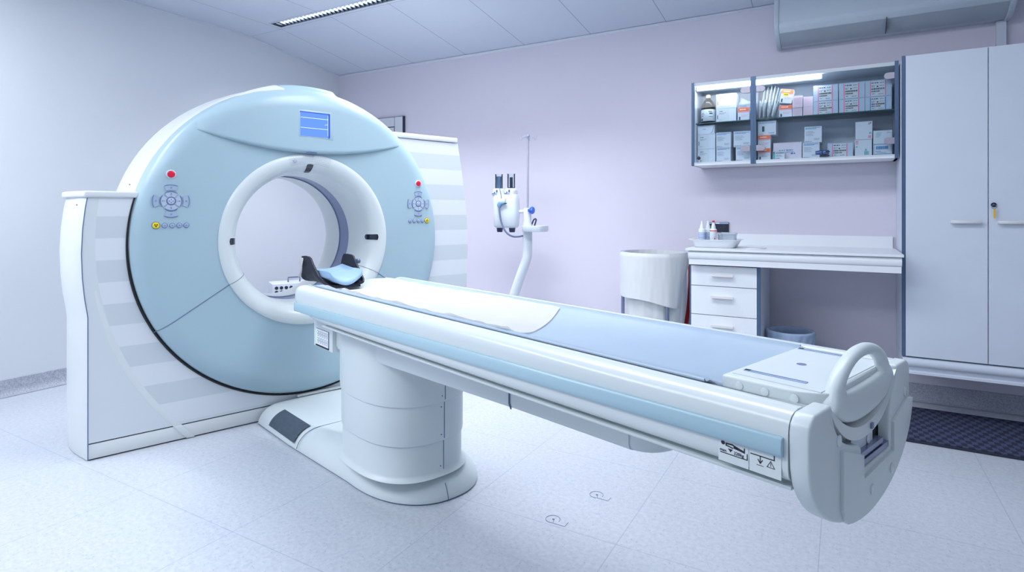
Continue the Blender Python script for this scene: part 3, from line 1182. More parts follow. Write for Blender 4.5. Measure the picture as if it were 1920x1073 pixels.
    for r in range(2):
        for c in range(5):
            m = MB(off)
            y, z = -0.727 - 0.0245 * c, 0.618 - 0.032 * r
            m.mat('print_grey').box(-0.2270, -0.226, y - 0.010, y + 0.010, z - 0.012, z + 0.012, 0.0004, 1)
            m.mat('sticker_white').box(-0.2274, -0.2268, y - 0.0085, y + 0.0085, z - 0.0105, z + 0.0105)
            m.mat('print_grey').ringd((-0.2274, y, z), (-1, 0, 0), 0.003, 0.0046, 0.0004, 12)
            m.build('panel_button', None, panel)
    for r in range(2):
        m = MB(off)
        m.box(-0.2276, -0.226, -0.716, -0.708, 0.62 - 0.033 * r, 0.626 - 0.033 * r)
        m.build('indicator_light', 'led_green', panel)

    # --- foot end cap with its cut-out, y_end slightly raked
    def raked(mb):
        for v in mb.bm.verts:
            if v.co.y < -2.99:
                v.co.y += 0.0226 * v.co.x
    ell = [(0.31 * math.cos(a), 0.765 + 0.178 * math.sin(a)) for a in [PI + PI * i / 40 for i in range(41)]]
    ch = [(0.205 * math.cos(a), 0.846 - 0.118 * math.sin(a) ** 1.0) for a in [PI * i / 24 for i in range(25)]]  # right to left
    chR = [p for p in ch if p[0] > 0.155]
    chL = [p for p in ch if p[0] < -0.045]
    notch = [(0.150, 0.745), (0.150, 0.672), (-0.042, 0.672), (-0.042, 0.722)]
    poly = [(-0.311, 0.80), (-0.3105, 0.815), (-0.307, 0.829), (-0.298, 0.838), (-0.285, 0.8455)][::-1]
    outline = ell + [(0.311, 0.80), (0.3105, 0.815), (0.307, 0.829), (0.298, 0.838), (0.285, 0.8455)] + chR + notch + chL + [(-0.285, 0.8455), (-0.298, 0.838), (-0.307, 0.829), (-0.3105, 0.815), (-0.311, 0.80)]
    m = MB(off)
    m.prism(outline, 'y', -2.9845, -3.0135, 0.0055, 3, 0.35)
    raked(m)
    cap = m.build('end_cap', 'white_plastic', t, sharp=35)
    plate = [p for p in ell if p[1] < 0.752 and (p[0] > -0.17)]
    plate = [(-0.165, 0.752), (-0.165, 0.640)] + [p for p in plate if p[0] > -0.16] + [(0.308, 0.752), (0.272, 0.758), (0.158, 0.728), (0.158, 0.664), (-0.048, 0.664), (-0.048, 0.712)]
    m = MB(off)
    m.prism(plate, 'y', -3.0125, -3.0205, 0.003, 2, 0.4)
    raked(m)
    m.build('end_plate', 'white_plastic', cap, sharp=35)
    for x, z in ((-0.172, 0.772), (0.27, 0.772), (0.0, 0.628), (0.135, 0.632)):
        m = MB(off)
        m.disc((x, (-3.0205 if z < 0.7 else -3.0130) + 0.0226 * x, z), (0, -1, 0), 0.011, 0.0028, 20, 0.001)
        m.build('screw_cap', 'white_gloss', cap)
    m = MB(off)
    m.box(-0.058, 0.166, -2.9835, -2.90, 0.66, 0.77)
    m.build('cavity', 'seam_black', cap)
    m = MB(off)
    m.mat('injector_white').box(-0.042, 0.085, -2.995, -2.984, 0.702, 0.75)
    m.mat('steel')
    m.box(-0.040, 0.118, -3.006, -2.985, 0.690, 0.702, 0.002)
    m.box(-0.040, 0.145, -3.009, -2.985, 0.676, 0.688, 0.002)
    m.mat('injector_white').disc((0.055, -2.995, 0.712), (0, -1, 0), 0.011, 0.003, 16, 0.001)
    m.mat('print_black').box(0.062, 0.068, -2.9965, -2.994, 0.706, 0.710)
    m.build('latch_rail', None, cap)

    # --- sliding top: concave carrier from foot to head
    def csec(y, hw=0.226, drop=0.074, zt=0.838, th=0.022):
        up = [(hw * (-1 + 2 * i / 20), 0) for i in range(21)]
        top = [(x, y, zt - drop * (1 - (abs(x) / hw) ** 2.2)) for x, _ in up]
        bot = [(x, y, p[2] - th * (0.35 + 0.65 * (1 - (abs(x) / hw) ** 6))) for x, p in zip([u[0] for u in up], top)]
        return top + bot[::-1]
    m = MB(off)
    m.loft([csec(-0.45, 0.15, 0.04, 0.822), csec(-0.52, 0.19, 0.055, 0.832), csec(-0.60), csec(-0.66), csec(-1.5), csec(-2.5), csec(-2.9), csec(-3.012, 0.206, 0.074, 0.838, 0.026)])
    raked(m)
    top = m.build('sliding_top', 'white_gloss', t, sharp=40)
    m = MB(off)
    m.box(0.016, 0.028, -3.0155, -3.008, 0.747, 0.758)
    m.build('scale_mark', 'print_grey', top)
    # box cover at the foot of the sliding top
    m = MB(off)
    m.prism([(-0.192, -2.793), (0.192, -2.793), (0.192, -2.95), (0.186, -2.975), (0.174, -2.995), (-0.160, -2.995), (-0.176, -2.978), (-0.188, -2.955), (-0.192, -2.935)], 'z', 0.826, 0.853, 0.005, 3, 0.9)
    m.box(-0.168, 0.180, -2.985, -2.805, 0.852, 0.8545, 0.001, 1)
    raked(m)
    bxc = m.build('foot_cover', 'white_plastic', t, sharp=40)
    for y in (-2.833, -2.887, -2.945):
        m = MB(off)
        m.disc((-0.191, y, 0.8375), (-1, 0, 0), 0.0085, 0.0035, 24, 0.0015)
        m.build('round_plug', 'white_gloss', bxc)
    for x, y0, y1 in ((-0.128, -2.812, -2.943), (0.164, -2.805, -2.905)):
        m = MB(off)
        m.mat('vinyl_side').box(x - 0.006, x + 0.006, y1, y0, 0.8546, 0.8556)
        m.mat('bore_blue_grey').box(x + 0.002, x + 0.006, y1, y0, 0.8556, 0.8560)
        m.mat('seam_black').box(x - 0.002, x + 0.007, y0 - 0.012, y0, 0.8556, 0.8562)
        m.build('strap_slot', None, bxc)
    m = MB(off)
    m.disc((0.014, -2.874, 0.8544), (0, 0, 1), 0.0105, 0.0008, 24)
    m.build('finger_hole', 'bore_blue_grey', bxc)

    # --- arched grip rising from a shield shaped end
    m = MB(off)
    loops = []
    N = 72
    for i in range(N):
        a = 2 * PI * i / N
        c, s = math.cos(a), math.sin(a)
        if s >= 0:
            ox, oz = 0.012 + (0.170 + 0.014 * (1 - s) ** 2) * c, 0.828 + 0.094 * s
        else:
            ox, oz = 0.012 + 0.184 * c, 0.828 + 0.054 * s
        hx = 0.006 + 0.116 * math.copysign(abs(c) ** 0.9, c)
        hz = 0.846 + (0.051 * s if s > 0 else 0.004 * s)
        hyd = 0.0135 if s > 0.15 else 0.0165
        mx_, mz_ = (ox + hx) / 2, (oz + hz) / 2
        dx_, dz_ = (ox - hx) / 2, (oz - hz) / 2
        l = []
        for k in range(16):
            b = 2 * PI * k / 16
            n = 2.2 if s > 0.2 else 3.4
            cb_, sb_ = math.copysign(abs(math.cos(b)) ** (2 / n), math.cos(b)), math.copysign(abs(math.sin(b)) ** (2 / n), math.sin(b))
            l.append((mx_ + dx_ * cb_, -2.996 + hyd * sb_ - (0.0 if s > 0 else 0.001), mz_ + dz_ * cb_))
        loops.append(l)
    m.loft(loops, wrap=True)
    raked(m)
    m.build('grip', 'white_plastic', t, sharp=70)

    # --- printed labels on the near side
    m = MB(off)
    X = -0.3117

    SH = [0.010, 0.002]

    def P(a, b):      # a: along table towards the foot, b: height
        return (X, -2.835 - a - SH[0], b + SH[1])
    m.mat('sign_film').quad(P(0.008, 0.762), P(0.068, 0.7625), P(0.068, 0.722), P(0.008, 0.722))
    m.quad(P(0.0695, 0.764), P(0.128, 0.7645), P(0.128, 0.722), P(0.0695, 0.722))
    m.mat('print_black')
    X -= 0.0004

    def strip(pts, wd):
        for (a0, b0), (a1, b1) in zip(pts, pts[1:]):
            d = math.hypot(a1 - a0, b1 - b0)
            na, nb = -(b1 - b0) / d * wd / 2, (a1 - a0) / d * wd / 2
            ea, eb = (a1 - a0) / d * wd / 2, (b1 - b0) / d * wd / 2
            m.quad(P(a0 - ea + na, b0 - eb + nb), P(a1 + ea + na, b1 + eb + nb), P(a1 + ea - na, b1 + eb - nb), P(a0 - ea - na, b0 - eb - nb))

    def poly(pts):
        m.mesh([P(a, b) for a, b in pts], [tuple(range(len(pts)))])

    def circ(a, b, r, n=18):
        poly([(a + r * math.cos(2 * PI * i / n), b + r * math.sin(2 * PI * i / n)) for i in range(n)])
    # lying person over a tray line with a weight arrow
    circ(0.0175, 0.7575, 0.0040)
    strip([(0.0245, 0.7575), (0.036, 0.7580), (0.046, 0.7545)], 0.0028)
    strip([(0.0245, 0.7540), (0.0365, 0.7520)], 0.0024)
    strip([(0.024, 0.7575), (0.024, 0.7540)], 0.0028)
    poly([(0.040, 0.7580), (0.0605, 0.7528), (0.0605, 0.7490), (0.038, 0.7520)])
    strip([(0.0600, 0.7500), (0.0600, 0.7575)], 0.0022)
    poly([(0.0275, 0.7490), (0.0375, 0.7490), (0.0325, 0.7428)])
    strip([(0.0125, 0.7385), (0.0655, 0.7385), (0.0655, 0.7490)], 0.0017)
    SH[0], SH[1] = 0.0015, -0.001
    # tray line with arrow down to a bar, and a warning triangle
    strip([(0.0810, 0.7570), (0.1240, 0.7570), (0.1240, 0.7665)], 0.0019)
    strip([(0.0985, 0.7570), (0.0985, 0.7455)], 0.0017)
    strip([(0.0945, 0.7500), (0.0985, 0.7440), (0.1025, 0.7500)], 0.0017)
    strip([(0.0925, 0.7400), (0.1045, 0.7400)], 0.0010)
    strip([(0.1110, 0.7420), (0.1245, 0.7420), (0.1178, 0.7535), (0.1110, 0.7420)], 0.0011)
    strip([(0.1178, 0.7500), (0.1178, 0.7462)], 0.0012)
    circ(0.1178, 0.7445, 0.0007, 8)
    m.mat('print_navy')
    R = Matrix(((0, 0, -1, X - 0.0001), (-1, 0, 0, 0), (0, 1, 0, 0), (0, 0, 0, 1)))
    text_mesh(m, 'max.', 0.0078, Matrix.Translation((0, -2.845 - 0.0108, 0.7432)) @ R)
    text_mesh(m, '220kg', 0.0082, Matrix.Translation((0, -2.845 - 0.0392, 0.7432)) @ R)
    m.build('load_sign', None, t)
    return t


build_table()

# mattress lying in the sliding top
OFM = (0, -1.75, 0.80)
m = MB(OFM)


def mz(x):
    return 0.801 + 0.056 * (abs(x) / 0.236) ** 2.2


def msec(y, hw=0.237, lift=0.0, th=0.022, rnd=0.006):
    top = []
    for i in range(29):
        x = hw * (-1 + 2 * i / 28)
        e = max(0.0, (abs(x) - hw + 0.016) / 0.016)
        top.append((x, y, mz(x) - 0.010 * e ** 2 + lift))
    bot = []
    for x, _, z in top:
        ax_ = min(abs(x), 0.226)
        st = 0.838 - 0.074 * (1 - (ax_ / 0.226) ** 2.2) + 0.0022
        if abs(x) > 0.222:
            st = 0.8405
        bot.append((x * 0.985, y, st + (0.022 - th) * 0.4))
    top = [(x, y_, max(z, b[2] + 0.002)) for (x, y_, z), b in zip(top, bot)]
    return top + bot[::-1]


rootm = thing('table_mattress', 'pale blue vinyl mattress lying along the scanner table', 'mattress', sroom(OFM[0], OFM[1], OFM[2]), RZ)
m.loft([msec(-0.70, 0.232, -0.004), msec(-0.705, 0.236, -0.001), msec(-0.715), msec(-1.2), msec(-2.0), msec(-2.6), msec(-2.772), msec(-2.784, 0.236, -0.003, 0.018), msec(-2.789, 0.232, -0.009, 0.009)])
mt = m.build('cushion', 'vinyl_blue', rootm, sharp=50)
m = MB(OFM)
for sx in (-1, 1):
    m.tube([(sx * 0.2375, y, mz(0.236) - 0.0110) for y in (-0.71, -1.2, -2.0, -2.78)], 0.0035, 8)
m.build('welt', 'vinyl_blue', rootm)

# sheet on the mattress
OFS = (0, -1.3, 0.82)
m = MB(OFS)
rnd = random.Random(3)
ph = [rnd.uniform(0, 6.28) for _ in range(12)]


def sheet(u, v):
    yh = -0.635 + 0.03 * u
    yn = -2.13 if u < 0.0 else -2.13 + 0.20 * u
    y = yh + (yn - yh) * v
    xn = -0.198 + 0.012 * math.sin(9 * v + ph[0]) + 0.006 * math.sin(27 * v + ph[1]) - 0.012 * v
    xf = 0.200 + 0.005 * math.sin(7 * v + ph[2])
    x = xn + (xf - xn) * u
    wr = 0.0018 * math.sin(14 * y + 5 * u + ph[3]) * math.sin(3.3 * u + ph[4]) + 0.0012 * math.sin(31 * y - 9 * u + ph[5])
    edge = max(0.0, 1 - u / 0.10)
    wr += edge * (0.006 * max(0, math.sin(16 * y + ph[6])) + 0.004 * max(0, math.sin(37 * y + ph[7])))
    hump = 0.010 * math.exp(-((v - 0.24) / 0.03) ** 2) * math.exp(-((u - 0.02) / 0.05) ** 2)
    lift = -0.014 * max(0.0, 1 - v / 0.055) ** 1.5 * (1 - (abs(x) / 0.236) ** 2)
    return (x, y, mz(x) + 0.0045 + abs(wr) + hump + lift)


m.grid(sheet, 60, 160, 0.0012)
tag(m.build('bed_sheet', 'linen', None, sharp=80), 'white sheet spread on the head half of the blue table mattress', 'sheet').rotation_euler = (0, 0, RZ)
bpy.data.objects['bed_sheet'].location = sroom(*OFS)

# ------------------------------------------------------------------ head holder
OFH = (0, -0.38, 0.80)
hh = thing('head_holder', 'dark blue trough shaped head holder with light blue cushion at the table head', 'head holder', sroom(*OFH), RZ)


def hsec(y, zt, hw=0.126, zb=0.806, th=0.010, n=30):
    """U section: wings up to zt"""
    out, inn = [], []
    for i in range(n + 1):
        s = -1 + 2 * i / n
        x = hw * math.sin(s * PI / 2 * 0.98)
        k = abs(s) ** 2.6
        z = zb + (zt - zb) * k
        out.append((x * 1.0, y, z))
        inn.append((x * (1 - th / hw * (0.35 + 0.65 * k)), y, z + th * (1 - k * 0.9)))
    return out + inn[::-1]


m = MB(OFH)
m.loft([hsec(-0.550, 0.826, 0.105), hsec(-0.53, 0.836, 0.116), hsec(-0.48, 0.866, 0.124), hsec(-0.42, 0.916, 0.127), hsec(-0.385, 0.950, 0.128), hsec(-0.36, 0.958, 0.128), hsec(-0.30, 0.960, 0.128), hsec(-0.265, 0.957, 0.127), hsec(-0.25, 0.94, 0.126), hsec(-0.235, 0.89, 0.122), hsec(-0.22, 0.85, 0.115)])
m.build('shell', 'navy_shell', hh, sharp=60)


def cs(y, k, th, hw=0.105):
    top, bot = [], []
    for i in range(25):
        s = -1 + 2 * i / 24
        x = hw * s
        zc_ = 0.818 + 0.046 * abs(s) ** 2.0 + 0.046 * max(0.0, min(1.0, (y + 0.50) / 0.25)) ** 1.6 * (1 - 0.6 * abs(s) ** 2)
        top.append((x, y, zc_ + th * k))
        bot.append((x * 1.04, y, zc_ - 0.004))
    return top + bot[::-1]


m = MB(OFH)
m.loft([cs(-0.560, 0.2, 0.026, 0.080), cs(-0.553, 0.75, 0.026, 0.088), cs(-0.535, 1.0, 0.026, 0.098), cs(-0.475, 1.0, 0.026), cs(-0.40, 1, 0.022), cs(-0.27, 1, 0.022), cs(-0.255, 0.7, 0.022), cs(-0.245, 0.2, 0.022, 0.098)])
m.build('cushion', 'cushion_blue', hh, sharp=60)
m = MB(OFH)
m.box(-0.08, 0.08, -0.555, -0.48, 0.800, 0.810, 0.004)
m.build('bracket', 'navy_shell', hh)
m = MB(OFH)
m.disc((0.128, -0.41, 0.925), (1, 0, 0), 0.014, 0.018, 16, 0.003)
m.build('strap_knob', 'grey_plastic', hh)
# crumpled paper hanging on the near wing
OFP = (-0.135, -0.30, 0.86)
m = MB(OFP)


def tis(u, v):
    y = -0.262 - 0.042 * u
    z = 0.950 - 0.105 * v
    x = -0.1335 - 0.006 * math.sin(u * 9 + v * 5) ** 2 - 0.010 * v * (1 - v) - (0.012 * v if u > 0.5 else 0)
    return (x, y - 0.03 * v * math.sin(3 * v + u), z)


m.grid(tis, 14, 26, 0.001)
o = m.build('paper_tissue', 'linen', None, sharp=80)
o.location = sroom(*OFP)
o.rotation_euler = (0, 0, RZ)
tag(o, 'crumpled white tissue hanging over the near wing of the dark head holder', 'tissue')


# ------------------------------------------------------------------ ceiling luminaire in its slot
lf = thing('ceiling_luminaire', 'long recessed grey louvred ceiling luminaire running along the ceiling bend', 'ceiling light', ((FX0 + FX1) / 2, (FY0 + FY1) / 2, ZC - 0.004))
OL = tuple(lf.location)
m = MB(OL)
m.box(FX0, FX1, FY0, FY0 + 0.004, ZC - 0.004, ZC + 0.12)
m.box(FX0, FX1, FY1 - 0.004, FY1, ZC - 0.004, ZC + 0.12)
m.box(FX0, FX0 + 0.004, FY0, FY1, ZC - 0.004, ZC + 0.12)
m.box(FX1 - 0.004, FX1, FY0, FY1, ZC - 0.004, ZC + 0.12)
m.box(FX0, FX1, FY0, FY1, ZC + 0.116, ZC + 0.12)
m.build('housing', 'louvre_grey', lf)
m = MB(OL)
m.box(FX0 - 0.012, FX1 + 0.012, FY0 - 0.012, FY0, ZC - 0.005, ZC)
m.box(FX0 - 0.012, FX1 + 0.012, FY1, FY1 + 0.012, ZC - 0.005, ZC)
m.box(FX0 - 0.012, FX0, FY0, FY1, ZC - 0.005, ZC)
m.box(FX1, FX1 + 0.012, FY0, FY1, ZC - 0.005, ZC)
m.build('frame', 'trim_white', lf)
m = MB(OL)
n = int((FX1 - FX0) / 0.045)
for i in range(1, n):
    x = FX0 + (FX1 - FX0) * i / n
    m.box(x - 0.001, x + 0.001, FY0 + 0.004, FY1 - 0.004, ZC - 0.002, ZC + 0.022)
m.build('louvre', 'louvre_dark', lf)

# ------------------------------------------------------------------ air conditioner and its cable duct
ac = thing('air_conditioner', 'long pale grey air conditioning unit high on the back wall', 'air conditioner', (0.22, YB, 2.34))
OA = (0.22, YB, 2.34)
AX0, AX1 = -0.405, 0.86
AP = [(YB, 2.665), (4.30, 2.668), (4.265, 2.655), (4.235, 2.46), (4.245, 2.435), (4.27, 2.405), (4.33, 2.372), (4.38, 2.352), (4.40, 2.348), (YB, 2.348)]
m = MB(OA)
m.prism(AP, 'x', AX0 + 0.03, AX1 - 0.03, 0.004, 2, 0.3)
m.build('casing', 'aircon_shell', ac, sharp=25)
for a, b in ((AX0, AX0 + 0.032), (AX1 - 0.032, AX1)):
    m = MB(OA)
    m.prism([(y + (-0.006 if y < 4.4 else 0), z + (-0.006 if z < 2.4 else 0.002)) for y, z in AP], 'x', a, b, 0.008, 3, 0.3)
    m.build('end_cap', 'aircon_shell', ac, sharp=25)
m = MB(OA)
m.box(AX0 + 0.06, AX1 - 0.06, 4.255, 4.30, 2.664, 2.672)
m.build('air_outlet', 'seam_black', ac)
m = MB(OA)
m.box(0.232, 0.236, 4.262, 4.40, 2.3475, 2.42)
for x in (0.234,):
    m.tube([(x, 4.2695, 2.4035), (x, 4.3295, 2.3705), (x, 4.3795, 2.3505), (x, 4.40, 2.3465)], 0.0022, 6)
m.build('under_panel_joint', 'gap_dark', ac)
m = MB(OA)
m.prism([(4.2685, 2.4045), (4.3285, 2.3705), (4.3785, 2.3505), (4.40, 2.3465), (4.40, 2.350), (4.33, 2.374)], 'x', AX0 + 0.034, AX1 - 0.034)
m.build('under_panel', 'aircon_under_shade', ac, sharp=25)
m = MB((0.82, YB, 2.1))
m.box(0.797, 0.843, YB - 0.035, YB, 2.09, 2.346, 0.004)
tag(m.build('cable_duct', 'trim_white'), 'short white vertical cable duct between air conditioner and tall cupboard', 'cable duct')

# board on the back wall behind the scanner
m = MB((-4.1, YB, 1.7))
m.box(-4.55, -3.813, YB - 0.022, YB, 1.55, 2.165)
bo = m.build('wall_board', 'board_edge')
tag(bo, 'pale grey panelled board with dark edge on back wall behind the scanner', 'board')
m = MB((-4.1, YB, 1.7))
m.box(-3.929, -3.828, YB - 0.026, YB - 0.018, 1.56, 2.160, 0.0015, 1)
m.build('panel', 'board_grey', bo)
m = MB((-4.1, YB, 1.7))
m.box(-4.54, -3.935, YB - 0.026, YB - 0.018, 2.068, 2.160, 0.0015, 1)
m.build('panel', 'board_grey', bo)
m = MB((-4.1, YB, 1.7))
m.box(-4.54, -3.939, YB - 0.026, YB - 0.018, 1.56, 2.058, 0.0015, 1)
m.build('panel', 'board_grey', bo)

# perforated case by the left wall behind the scanner
dv = thing('perforated_case', 'low white case with perforated front and handle seen through the bore', 'case', (-4.30, 3.30, 0), math.radians(-30))
m = MB()
m.box(-0.26, 0.0, 0.0, 0.43, 0.004, 0.570, 0.006)
m.build('body', 'device_white', dv)
m = MB()
m.box(-0.001, 0.003, 0.012, 0.418, 0.25, 0.553, 0.001, 1)
gr = m.build('front_grille', 'device_white', dv)
m = MB()
for r in range(7):
    for c in range(10):
        m.disc((0.003, 0.034 + 0.040 * c, 0.537 - 0.037 * r), (1, 0, 0), 0.0152, 0.001, 14)
hol = m.build('holes', 'hole_dark', gr)
hol['kind'] = 'stuff'
m = MB()
m.tube([(-0.13, 0.15, 0.569), (-0.13, 0.15, 0.612), (-0.13, 0.25, 0.612), (-0.13, 0.25, 0.569)], 0.007, 8)
m.build('handle', 'grey_plastic', dv)

# ------------------------------------------------------------------ contrast injector on its stand
OI = (-2.215, 4.1, 0)
IY = 4.1
inj = thing('contrast_injector', 'white twin syringe contrast injector on curved floor stand with drip pole', 'injector', OI)
m = MB(OI)
pts = [(-2.46, IY, 0.06), (-2.44, IY, 0.20), (-2.39, IY, 0.38), (-2.335, IY, 0.53), (-2.27, IY, 0.70), (-2.222, IY, 0.82), (-2.214, IY, 0.90), (-2.214, IY, 1.02), (-2.214, IY, 1.07)]
m.tube(pts, 0.0385, 24, smooth=6)
m.build('stand_tube', 'injector_white', inj, sharp=60)
m = MB(OI)
m.lathe([(0.0385, 1.065), (0.037, 1.09), (0.033, 1.115), (0.031, 1.13), (0.031, 1.225), (0.028, 1.232), (0.0, 1.233)], (-2.214, IY, 0), 24)
m.build('stand_head', 'injector_white', inj, sharp=50)
for k in range(5):
    a = 2 * PI * k / 5 + 0.3
    m = MB(OI)
    c, s = math.cos(a), math.sin(a)
    m.tube([(-2.46, IY, 0.075), (-2.46 + 0.15 * c, IY + 0.15 * s, 0.07), (-2.46 + 0.27 * c, IY + 0.27 * s, 0.055)], 0.018, 10)
    lg = m.build('leg', 'injector_white', inj)
    m = MB(OI)
    m.cyl((-2.46 + 0.27 * c - s * 0.014, IY + 0.27 * s + c * 0.014, 0.03), (-2.46 + 0.27 * c + s * 0.014, IY + 0.27 * s - c * 0.014, 0.03), 0.03, seg=16, bev=0.004)
    m.build('castor', 'grey_plastic', lg)
m = MB(OI)
m.cyl((-2.212, IY, 1.22), (-2.209, IY, 1.815), 0.0085, 0.0085, 12)
dp = m.build('drip_pole', 'pole_steel', inj)
m = MB(OI)
m.cyl((-2.209, IY, 1.808), (-2.209, IY, 1.826), 0.014, seg=14, bev=0.003)
for k in range(4):
    a = PI / 2 * k + 0.35
    c, s = math.cos(a), math.sin(a)
    m.tube([(-2.209, IY, 1.815), (-2.209 + 0.028 * c, IY + 0.028 * s, 1.808), (-2.209 + 0.052 * c, IY + 0.052 * s, 1.80), (-2.209 + 0.058 * c, IY + 0.058 * s, 1.785), (-2.209 + 0.066 * c, IY + 0.066 * s, 1.80), (-2.209 + 0.068 * c, IY + 0.068 * s, 1.825)], 0.004, 6, smooth=4)
m.build('drip_hooks', 'pole_steel', dp)
m = MB(OI)
m.lathe([(0.0, 0), (0.012, 0), (0.014, 0.018), (0.026, 0.022), (0.03, 0.03), (0.03, 0.04), (0.026, 0.047), (0, 0.05)], (0, 0, 0), 8)
for v in m.bm.verts:
    x, y, z = v.co
    v.co = (-2.19 + z, IY - 0.03 + x, 1.215 + y)
m.build('clamp_knob', 'blue_plastic', inj, sharp=30)
m = MB(OI)
for s in (0,):
    lo = superell(-2.135, IY - 0.02, 0.098, 0.085, 3.5, 1.052, 40)
    m.loft([[(x, y, 1.045) for x, y, z in superell(-2.135, IY - 0.02, 0.094, 0.08, 3.5, 0, 40)], lo, [(x, y, 1.092) for x, y, z in lo], [(x, y, 1.093) for x, y, z in superell(-2.135, IY - 0.02, 0.090, 0.077, 3.5, 0, 40)], [(x, y, 1.066) for x, y, z in superell(-2.135, IY - 0.02, 0.087, 0.074, 3.5, 0, 40)]])
m.build('tray', 'injector_white', inj)
# injector head, front facing the room
m = MB(OI)
HX, HY = -2.392, IY - 0.035


def hs(z, a, b, dx=0.0, n=3.2):
    return superell(HX + dx, HY, a, b, n, z, 48)


m.loft([hs(1.072, 0.085, 0.04), hs(1.078, 0.10, 0.052), hs(1.09, 0.106, 0.058), hs(1.20, 0.112, 0.062, 0.004), hs(1.30, 0.113, 0.06, -0.002), hs(1.335, 0.110, 0.056, -0.004), hs(1.345, 0.104, 0.05, -0.004)])
hd = m.build('injector_head', 'injector_white', inj, sharp=50)
m = MB(OI)
m.cyl((-2.30, IY - 0.02, 1.205), (-2.235, IY, 1.205), 0.014, seg=14)
m.build('head_arm', 'injector_white', inj)
for k, x in enumerate((-2.462, -2.345)):
    m = MB(OI)
    m.loft([superell(x, HY, 0.046, 0.05, 3, 1.335, 32), superell(x, HY, 0.046, 0.05, 3, 1.372, 32), superell(x, HY, 0.040, 0.044, 3, 1.39, 32), superell(x, HY, 0.034, 0.038, 2.5, 1.394, 32)])
    tw = m.build('syringe_turret', 'injector_white', hd, sharp=50)
    m = MB(OI)
    m.mat('blue_grey_label').box(x - 0.038, x + 0.012, HY - 0.0515, HY - 0.046, 1.340, 1.356)
    m.mat('print_black').box(x - 0.034, x - 0.006, HY - 0.0525, HY - 0.046, 1.350, 1.353)
    m.disc((x - 0.012, HY - 0.050, 1.362), (0, -1, 0), 0.0045, 0.003, 10)
    m.mat('blue_plastic').box(x + 0.004, x + 0.016, HY - 0.053, HY - 0.046, 1.362, 1.382)
    m.build('printed_scale', None, tw) if False else m.build('scale_marks', None, hd)
    m = MB(OI)
    m.lathe([(0.031, 1.392), (0.031, 1.505), (0.032, 1.507), (0.032, 1.512), (0.0295, 1.512), (0.0295, 1.40)], (x, HY, 0), 28)
    sy = m.build('syringe', 'thin_glass', hd)
    m = MB(OI)
    if k == 0:
        m.lathe([(0, 1.393), (0.0285, 1.394), (0.0285, 1.490), (0.027, 1.494), (0, 1.494)], (x, HY, 0), 24)
        m.build('contents', 'syringe_blue', sy)
    else:
        m.lathe([(0, 1.393), (0.0285, 1.393), (0.0285, 1.400), (0.013, 1.402), (0.013, 1.484), (0, 1.486)], (x, HY, 0), 24)
        m.build('plunger', 'dark_plastic', sy)
    m = MB(OI)
    m.cyl((x + 0.008, HY, 1.074), (x + 0.008, HY, 1.036), 0.027, 0.023, 16, 0.004)
    m.build('manual_knob', 'dark_plastic', hd, sharp=50)
m = MB(OI)
m.prism([(-2.430, 1.27), (-2.365, 1.276), (-2.358, 1.312), (-2.385, 1.316), (-2.425, 1.30)], 'y', HY - 0.072, HY - 0.05, 0.004)
m.build('socket_block', 'injector_white', hd)
m = MB(OI)
m.mat('syringe_blue').prism([(-2.432, 1.262), (-2.418, 1.284), (-2.372, 1.286), (-2.360, 1.272), (-2.395, 1.262), (-2.405, 1.238), (-2.425, 1.238)], 'y', HY - 0.086, HY - 0.058, 0.004)
m.mat('print_black').box(-2.372, -2.346, HY - 0.078, HY - 0.068, 1.268, 1.275)
m.build('cable_plug', None, hd)
m = MB(OI)
m.tube([(-2.415, HY - 0.075, 1.245), (-2.405, HY - 0.085, 1.20), (-2.385, HY - 0.09, 1.12), (-2.345, HY - 0.09, 1.045), (-2.30, HY - 0.07, 1.008), (-2.265, HY - 0.03, 1.003), (-2.235, IY - 0.02, 1.012)], 0.0075, 10, smooth=6)
m.build('cable', 'cable_grey', inj)
m = MB(OI)
m.tube([(-2.40, HY - 0.066, 1.31), (-2.408, HY - 0.06, 1.35), (-2.43, HY - 0.045, 1.40), (-2.437, HY - 0.034, 1.412)], 0.003, 6, smooth=4)
m.build('thin_tube', 'cable_grey', hd)
m = MB(OI)
m.tube([(-2.185, IY + 0.02, 1.10), (-2.165, IY + 0.02, 1.14), (-2.145, IY + 0.02, 1.14), (-2.16, IY + 0.02, 1.09)], 0.006, 8, smooth=5)
m.build('cable_loop', 'dark_plastic', inj)

# ------------------------------------------------------------------ laundry bag stand
OB = (-1.165, 4.08, 0)
bs = thing('bag_stand', 'round steel bag stand with white plastic sack left of the drawers', 'bag stand', OB)
RC, RR = Vector((-1.165, 4.08, 0)), 0.232
m = MB(OB)
m.tube([(RC.x + RR * math.cos(a), RC.y + RR * math.sin(a), 0.905) for a in [2 * PI * i / 64 for i in range(64)]], 0.0125, 10, closed=True)
m.build('ring', 'ring_blue', bs)
legs = [math.radians(d) for d in (187, 306, 62)]
for a in legs:
    m = MB(OB)
    c, s = math.cos(a), math.sin(a)
    m.tube([(RC.x + RR * c, RC.y + RR * s, 0.90), (RC.x + RR * c, RC.y + RR * s, 0.06), (RC.x + (RR + 0.02) * c, RC.y + (RR + 0.02) * s, 0.0)], 0.0125, 12)
    m.build('leg', 'steel', bs)
m = MB(OB)


